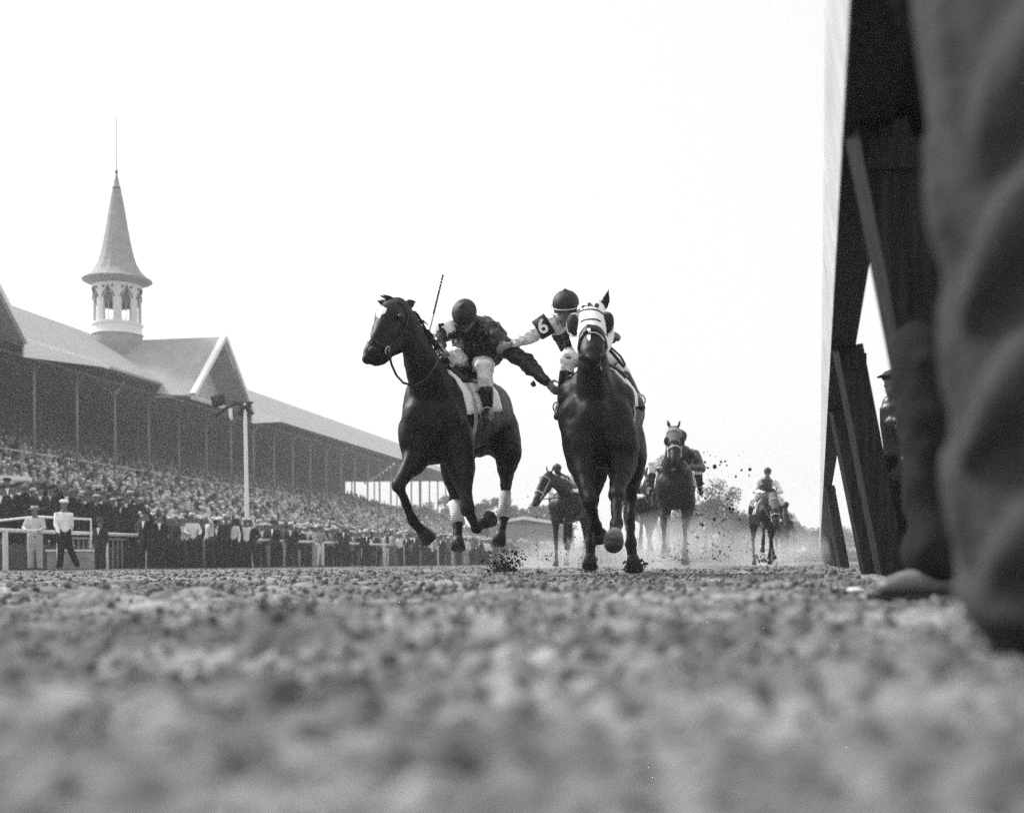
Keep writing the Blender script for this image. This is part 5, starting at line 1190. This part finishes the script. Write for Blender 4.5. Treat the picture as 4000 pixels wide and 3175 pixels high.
b = MB(); b.tube([lerp(hipN, hip2, .5) - Vector((0.02, 0, .12)), lerp(hipN, hip2, .5) + Vector((-.02, 0, .1)), chest, chest + Vector((-.03, 0, .16))], [(.21, .16), (.19, .15), (.21, .15), (.10, .10)], (1, 0, 0), n=16)
for sg in (-1, 1):
    sh = chest + Vector((sg * .19, 0, .1)); el = sh + Vector((sg * .05, -.05, -.28)); wr = el + Vector((.02, .15, -.22)) if sg < 0 else el + Vector((0, -.1, -.22))
    b.tube([sh, el, lerp(el, wr, .9)], [.08, .066, .05], n=10)
blob(b, 'jacket', M_troud, pr, .016, 3)
for a_, m_ in ((an, M_tan), (an2, M_tan)):
    b = MB(); d = Vector((-.98, -.2, 0)); b.tube([a_ - d * .05 + Vector((0, 0, -.045)), a_ + d * .06 + Vector((0, 0, -.05)), a_ + d * .15 + Vector((0, 0, -.062))], [(.045, .045), (.045, .038), (.036, .020)], (0, 1, 0), n=12); b.tube([a_ + Vector((0, 0, .03)), a_ + Vector((0, 0, -.04))], [.045, .05], n=10)
    sh_ = blob(b, 'shoe', m_, pr, .01, 2)
    b = MB(); b.box(a_ + d * .05 + Vector((0, 0, -.088)), (.25, .085, .014)); build(b, 'sole', M_boot, sh_)
# nearest man in grey checked trousers
pn_ = thing('person', (.56, 1.32, 0), 'man in baggy grey checked trousers standing nearest of all beside the inner rail', 'person')
B0 = Vector((.605, 1.34, 0)); b = MB()
hipA = B0 + Vector((-.015, .04, .93)); knA = B0 + Vector((-.03, -.03, .50)); anA = B0 + Vector((0, .02, .08)); hipC = hipA + Vector((.19, .1, 0)); knC = hipC + Vector((.04, .02, -.43)); anC = hipC + Vector((.07, .08, -.85))
ch = hipA + Vector((.10, .06, .46)); hd2 = ch + Vector((0, -.02, .36))
b.tube([hipA, knA, anA], [.085, .058, .04], n=10); b.tube([hipC, knC, anC], [.085, .058, .04], n=10)
b.tube([lerp(hipA, hipC, .5), ch, ch + Vector((0, 0, .2))], [(.14, .10), (.17, .11), (.07, .06)], (1, 0, 0), n=12); b.tube([ch + Vector((0, 0, .15)), hd2], [.06, .05], n=8); face_head(b, hd2, (0, 0, 1), (-.8, .6, 0))
for sg in (-1, 1):
    sh = ch + Vector((sg * .19, 0, .1)); el = sh + Vector((sg * .06, .04, -.28)); wr = el + Vector((-.02, -.16, -.12)); b.tube([sh, el, wr], [.048, .04, .03], n=8); hand(b, wr, wr - el, (0, 0, -1), 1, .6)
blob(b, 'body', M_skin, pn_, .012, 2)
b = MB()
for (h0, k0, a0_) in ((hipA, knA, anA), (hipC, knC, anC)):
    b.tube([h0 + Vector((0, 0, .06)), h0, lerp(h0, k0, .5), k0 + Vector((0, 0, .05)), k0, lerp(k0, a0_, .5), a0_ + Vector((0, 0, .05)), a0_], [(.15, .15), (.15, .15), (.135, .14), (.118, .13), (.112, .125), (.108, .12), (.112, .12), (.108, .12)], (1, 0, 0), n=20)
rr = random.Random(9)                              # folds of slack cloth
def fold(p, q, r, out=.0): b.tube([p, lerp(p, q, .5) + Vector((0, -out, 0)), q], [r * .5, r, r * .45], n=8)
b0_ = blob(b, 'cloth', M_trou, pn_, .014, 6); og = origin_of(pn_); b = MB(); b.add([v.co + og for v in b0_.data.vertices], [p.vertices[:] for p in b0_.data.polygons])
T0_ = surf(b0_); bpy.data.objects.remove(b0_)
for pts, r in (([(3650, -60), (3720, 300), (3800, 640)], .016), ([(3640, 560), (3700, 860), (3775, 1180)], .020), ([(4150, 560), (3960, 900), (3800, 1230)], .030), ([(3690, 1180), (3720, 1420), (3760, 1700)], .015),
               ([(4200, 1180), (3980, 1480), (3800, 1780)], .032), ([(3700, 1700), (3740, 1960), (3820, 2240)], .018), ([(4180, 1900), (4000, 2100), (3850, 2320)], .028), ([(3960, 100), (3880, 420), (3860, 620)], .020), ([(4100, -100), (4060, 200), (3990, 500)], .028), ([(3760, 2300), (3900, 2400), (4100, 2420)], .024)):
    P_ = []
    for i in range(13):
        t = i / 12; u = (1 - t) ** 2; px_ = u * pts[0][0] + 2 * t * (1 - t) * pts[1][0] + t * t * pts[2][0]; py_ = u * pts[0][1] + 2 * t * (1 - t) * pts[1][1] + t * t * pts[2][1]
        h_ = onto(T0_, px_, py_, r * .25)
        if h_: P_.append((h_[0], r * (.35 + .65 * math.sin(math.pi * min(max(t, .06), .94)))))
    if len(P_) > 3: b.tube([q[0] for q in P_], [q[1] for q in P_], n=10)
blob(b, 'trousers', M_trou, pn_, .010, 7)
b = MB(); b.tube([lerp(hipA, hipC, .5) - Vector((0, 0, .10)), lerp(hipA, hipC, .5) + Vector((0, 0, .15)), ch, ch + Vector((0, 0, .16))], [(.25, .19), (.22, .17), (.22, .16), (.10, .10)], (1, 0, 0), n=16)
for sg in (-1, 1):
    sh = ch + Vector((sg * .19, 0, .1)); el = sh + Vector((sg * .06, .04, -.28)); wr = el + Vector((-.02, -.16, -.12)); b.tube([sh, el, lerp(el, wr, .9)], [.085, .07, .055], n=10)
blob(b, 'jacket', M_troud, pn_, .016, 3)
for a_ in (anA, anC):
    b = MB(); d = Vector((-.3, -.9, 0)).normalized(); b.tube([a_ - d * .06 + Vector((0, 0, -.04)), a_ + d * .06 + Vector((0, 0, -.045)), a_ + d * .17 + Vector((0, 0, -.055))], [(.05, .045), (.05, .036), (.038, .022)], (1, -.3, 0), n=12); blob(b, 'shoe', M_boot, pn_, .01, 2)
# photographer in dark coat further along behind the rail
ph = put_ = thing('person', (W(3545, 2200, 10.9).x, 10.9, 0), 'man in dark coat and cap with a camera strap standing beyond the leaning posts', 'person')
P = lambda px, py, d=10.9: W(px, py, d)
b = MB(); c = P(3492, 1500); face_head(b, c, (0, 0, 1), (-.9, -.4, 0)); b.tube([c, P(3500, 1545), P(3520, 1600), P(3530, 1720), P(3532, 1800)], [(.05, .05), (.06, .06), (.17, .11), (.14, .10), (.14, .10)], (1, 0, 0), n=12)
b.tube([P(3565, 1565), P(3578, 1690), P(3525, 1640, 10.7)], [.05, .042, .03], n=8); b.tube([P(3480, 1565), P(3470, 1660), P(3515, 1640, 10.7)], [.05, .042, .03], n=8); hand(b, P(3524, 1640, 10.68), Vector((-.3, -.5, -.5)), (0, 1, 0), 1, .9)
for sx in (-1, 1): b.tube([P(3532 + 30 * sx, 1800), P(3540 + 34 * sx, 2010), P(3545 + 36 * sx, 2205)], [.08, .055, .038], n=10)
blob(b, 'body', M_skind, ph, .014, 2)
b = MB(); b.tube([P(3508, 1545), P(3518, 1580), P(3525, 1650), P(3532, 1740), P(3536, 1860)], [(.09, .08), (.19, .12), (.20, .145), (.185, .14), (.20, .15)], (1, 0, 0), n=16)
b.tube([P(3555, 1575), P(3578, 1690), P(3535, 1648, 10.7)], [.085, .068, .05], n=10); b.tube([P(3480, 1575), P(3470, 1660), P(3505, 1645, 10.7)], [.08, .066, .05], n=10)
blob(b, 'coat', M_silkd, ph, .014, 3)
b = MB()
for sx in (-1, 1): b.tube([P(3532 + 30 * sx, 1800), P(3540 + 34 * sx, 2010), P(3545 + 36 * sx, 2200)], [.13, .10, .09], n=12)
blob(b, 'trousers', M_troud, ph, .018, 2)
b = MB(); b.ell(c + Vector((0, 0, .07)), (.11, .12, .06)); b.box(c + Vector((-.1, -.05, .06)), (.1, .12, .012)); build(b, 'cap', M_num, ph, True)
b = MB(); b.tube([P(3525, 1700, 10.72), P(3538, 1730, 10.70), P(3560, 1775, 10.7), P(3556, 1792, 10.7), P(3522, 1785, 10.7)], [(.004, .022)] * 5, n=6); build(b, 'camera_strap', M_strap, ph)

# ---------------------------------------------------------------- flying dirt and dust
def burst(cx, ybase, d, wpx, hpx, n, s0, s1, seed, up=2.2, yd=.5):
    r = np.random.RandomState(seed); a = r.normal(0, .5, n); h = r.exponential(1 / up, n)
    keep = (np.abs(a) < 1.2) & (h < 1.3); a, h = a[keep], h[keep]
    px_ = cx + a * wpx * (.5 + .5 * np.clip(h, 0, 1)); py_ = ybase - h * hpx
    C = np.array([W(x, y, d + q) for x, y, q in zip(px_, py_, r.normal(0, yd, len(a)))]); C[:, 2] = np.maximum(C[:, 2], .003)
    S_ = s0 + (s1 - s0) * r.uniform(0, 1, len(a)) ** 5; return C, S_
Bs = [burst(1965, 2232, 11.4, 110, 75, 900, .004, .016, 31, 2.0, .25), burst(2478, 2236, 11.2, 52, 40, 420, .005, .020, 32, 1.6, .2), burst(2305, 2235, 11.4, 60, 55, 260, .003, .010, 33),
      burst(2790, 2190, 19.3, 150, 330, 420, .006, .034, 34, 1.5, .8), burst(2650, 2195, 19.0, 190, 100, 500, .004, .016, 35, 2.6, .8),
      burst(2150, 2195, 26, 90, 60, 140, .006, .022, 36), burst(2280, 2150, 24, 80, 160, 70, .008, .022, 37, 1.4), burst(2985, 2195, 32, 60, 40, 260, .008, .03, 38, 2.4), burst(2900, 2180, 31, 110, 200, 70, .008, .035, 39, 1.3), burst(2080, 2130, 20, 80, 200, 22, .008, .02, 40, 1.5)]
V, F = lumps(np.concatenate([q[0] for q in Bs]), np.concatenate([q[1] for q in Bs]), 12)
tag(npmesh('flying_dirt', V, F, M_spray), 'dark clods and crumbs of soil thrown up by the hooves', 'dirt', kind='stuff')
def dust(cx, d, rx, ry, rz, dens, seed):
    m = bpy.data.materials.new('dust_air'); m.use_nodes = True; n_ = m.node_tree; n_.nodes.remove(n_.nodes['Principled BSDF'])
    N = n_.nodes.new; L = n_.links.new; pv = N('ShaderNodeVolumePrincipled'); pv.inputs['Color'].default_value = (.8, .8, .8, 1)
    tc = N('ShaderNodeTexCoord'); nz = N('ShaderNodeTexNoise'); nz.inputs['Scale'].default_value = 1.6; nz.inputs['Detail'].default_value = 3
    L(tc.outputs['Object'], nz.inputs['Vector']); mr = N('ShaderNodeMapRange'); mr.inputs[1].default_value = .35; mr.inputs[2].default_value = .75; L(nz.outputs[0], mr.inputs[0])
    ln = N('ShaderNodeVectorMath'); ln.operation = 'LENGTH'; L(tc.outputs['Object'], ln.inputs[0]); fr = N('ShaderNodeMapRange'); fr.inputs[1].default_value = 1.0; fr.inputs[2].default_value = .2; L(ln.outputs['Value'], fr.inputs[0])
    mu = N('ShaderNodeMath'); mu.operation = 'MULTIPLY'; L(mr.outputs[0], mu.inputs[0]); L(fr.outputs[0], mu.inputs[1]); m2 = N('ShaderNodeMath'); m2.operation = 'MULTIPLY'; m2.inputs[1].default_value = dens; L(mu.outputs[0], m2.inputs[0]); L(m2.outputs[0], pv.inputs['Density'])
    L(pv.outputs[0], n_.nodes['Material Output'].inputs['Volume']); 
    bm = bmesh.new(); bmesh.ops.create_icosphere(bm, subdivisions=3, radius=1.0); me = bpy.data.meshes.new('dust_cloud'); bm.to_mesh(me); bm.free(); me.materials.append(m)
    o = bpy.data.objects.new('dust_cloud', me); COL.objects.link(o); o.location = (W(cx, 2200, d).x, d, rz * .35); o.scale = (rx, ry, rz); tag(o, 'soft low dust kicked up behind the galloping field', 'dust', 'dust rising from the hooves', 'stuff')
dust(2660, 19.8, 1.3, 2.2, .75, 2.2, 1); dust(2990, 36, 1.5, 6, .9, .7, 2); dust(2200, 28, 1.8, 3, .6, 1.2, 3)
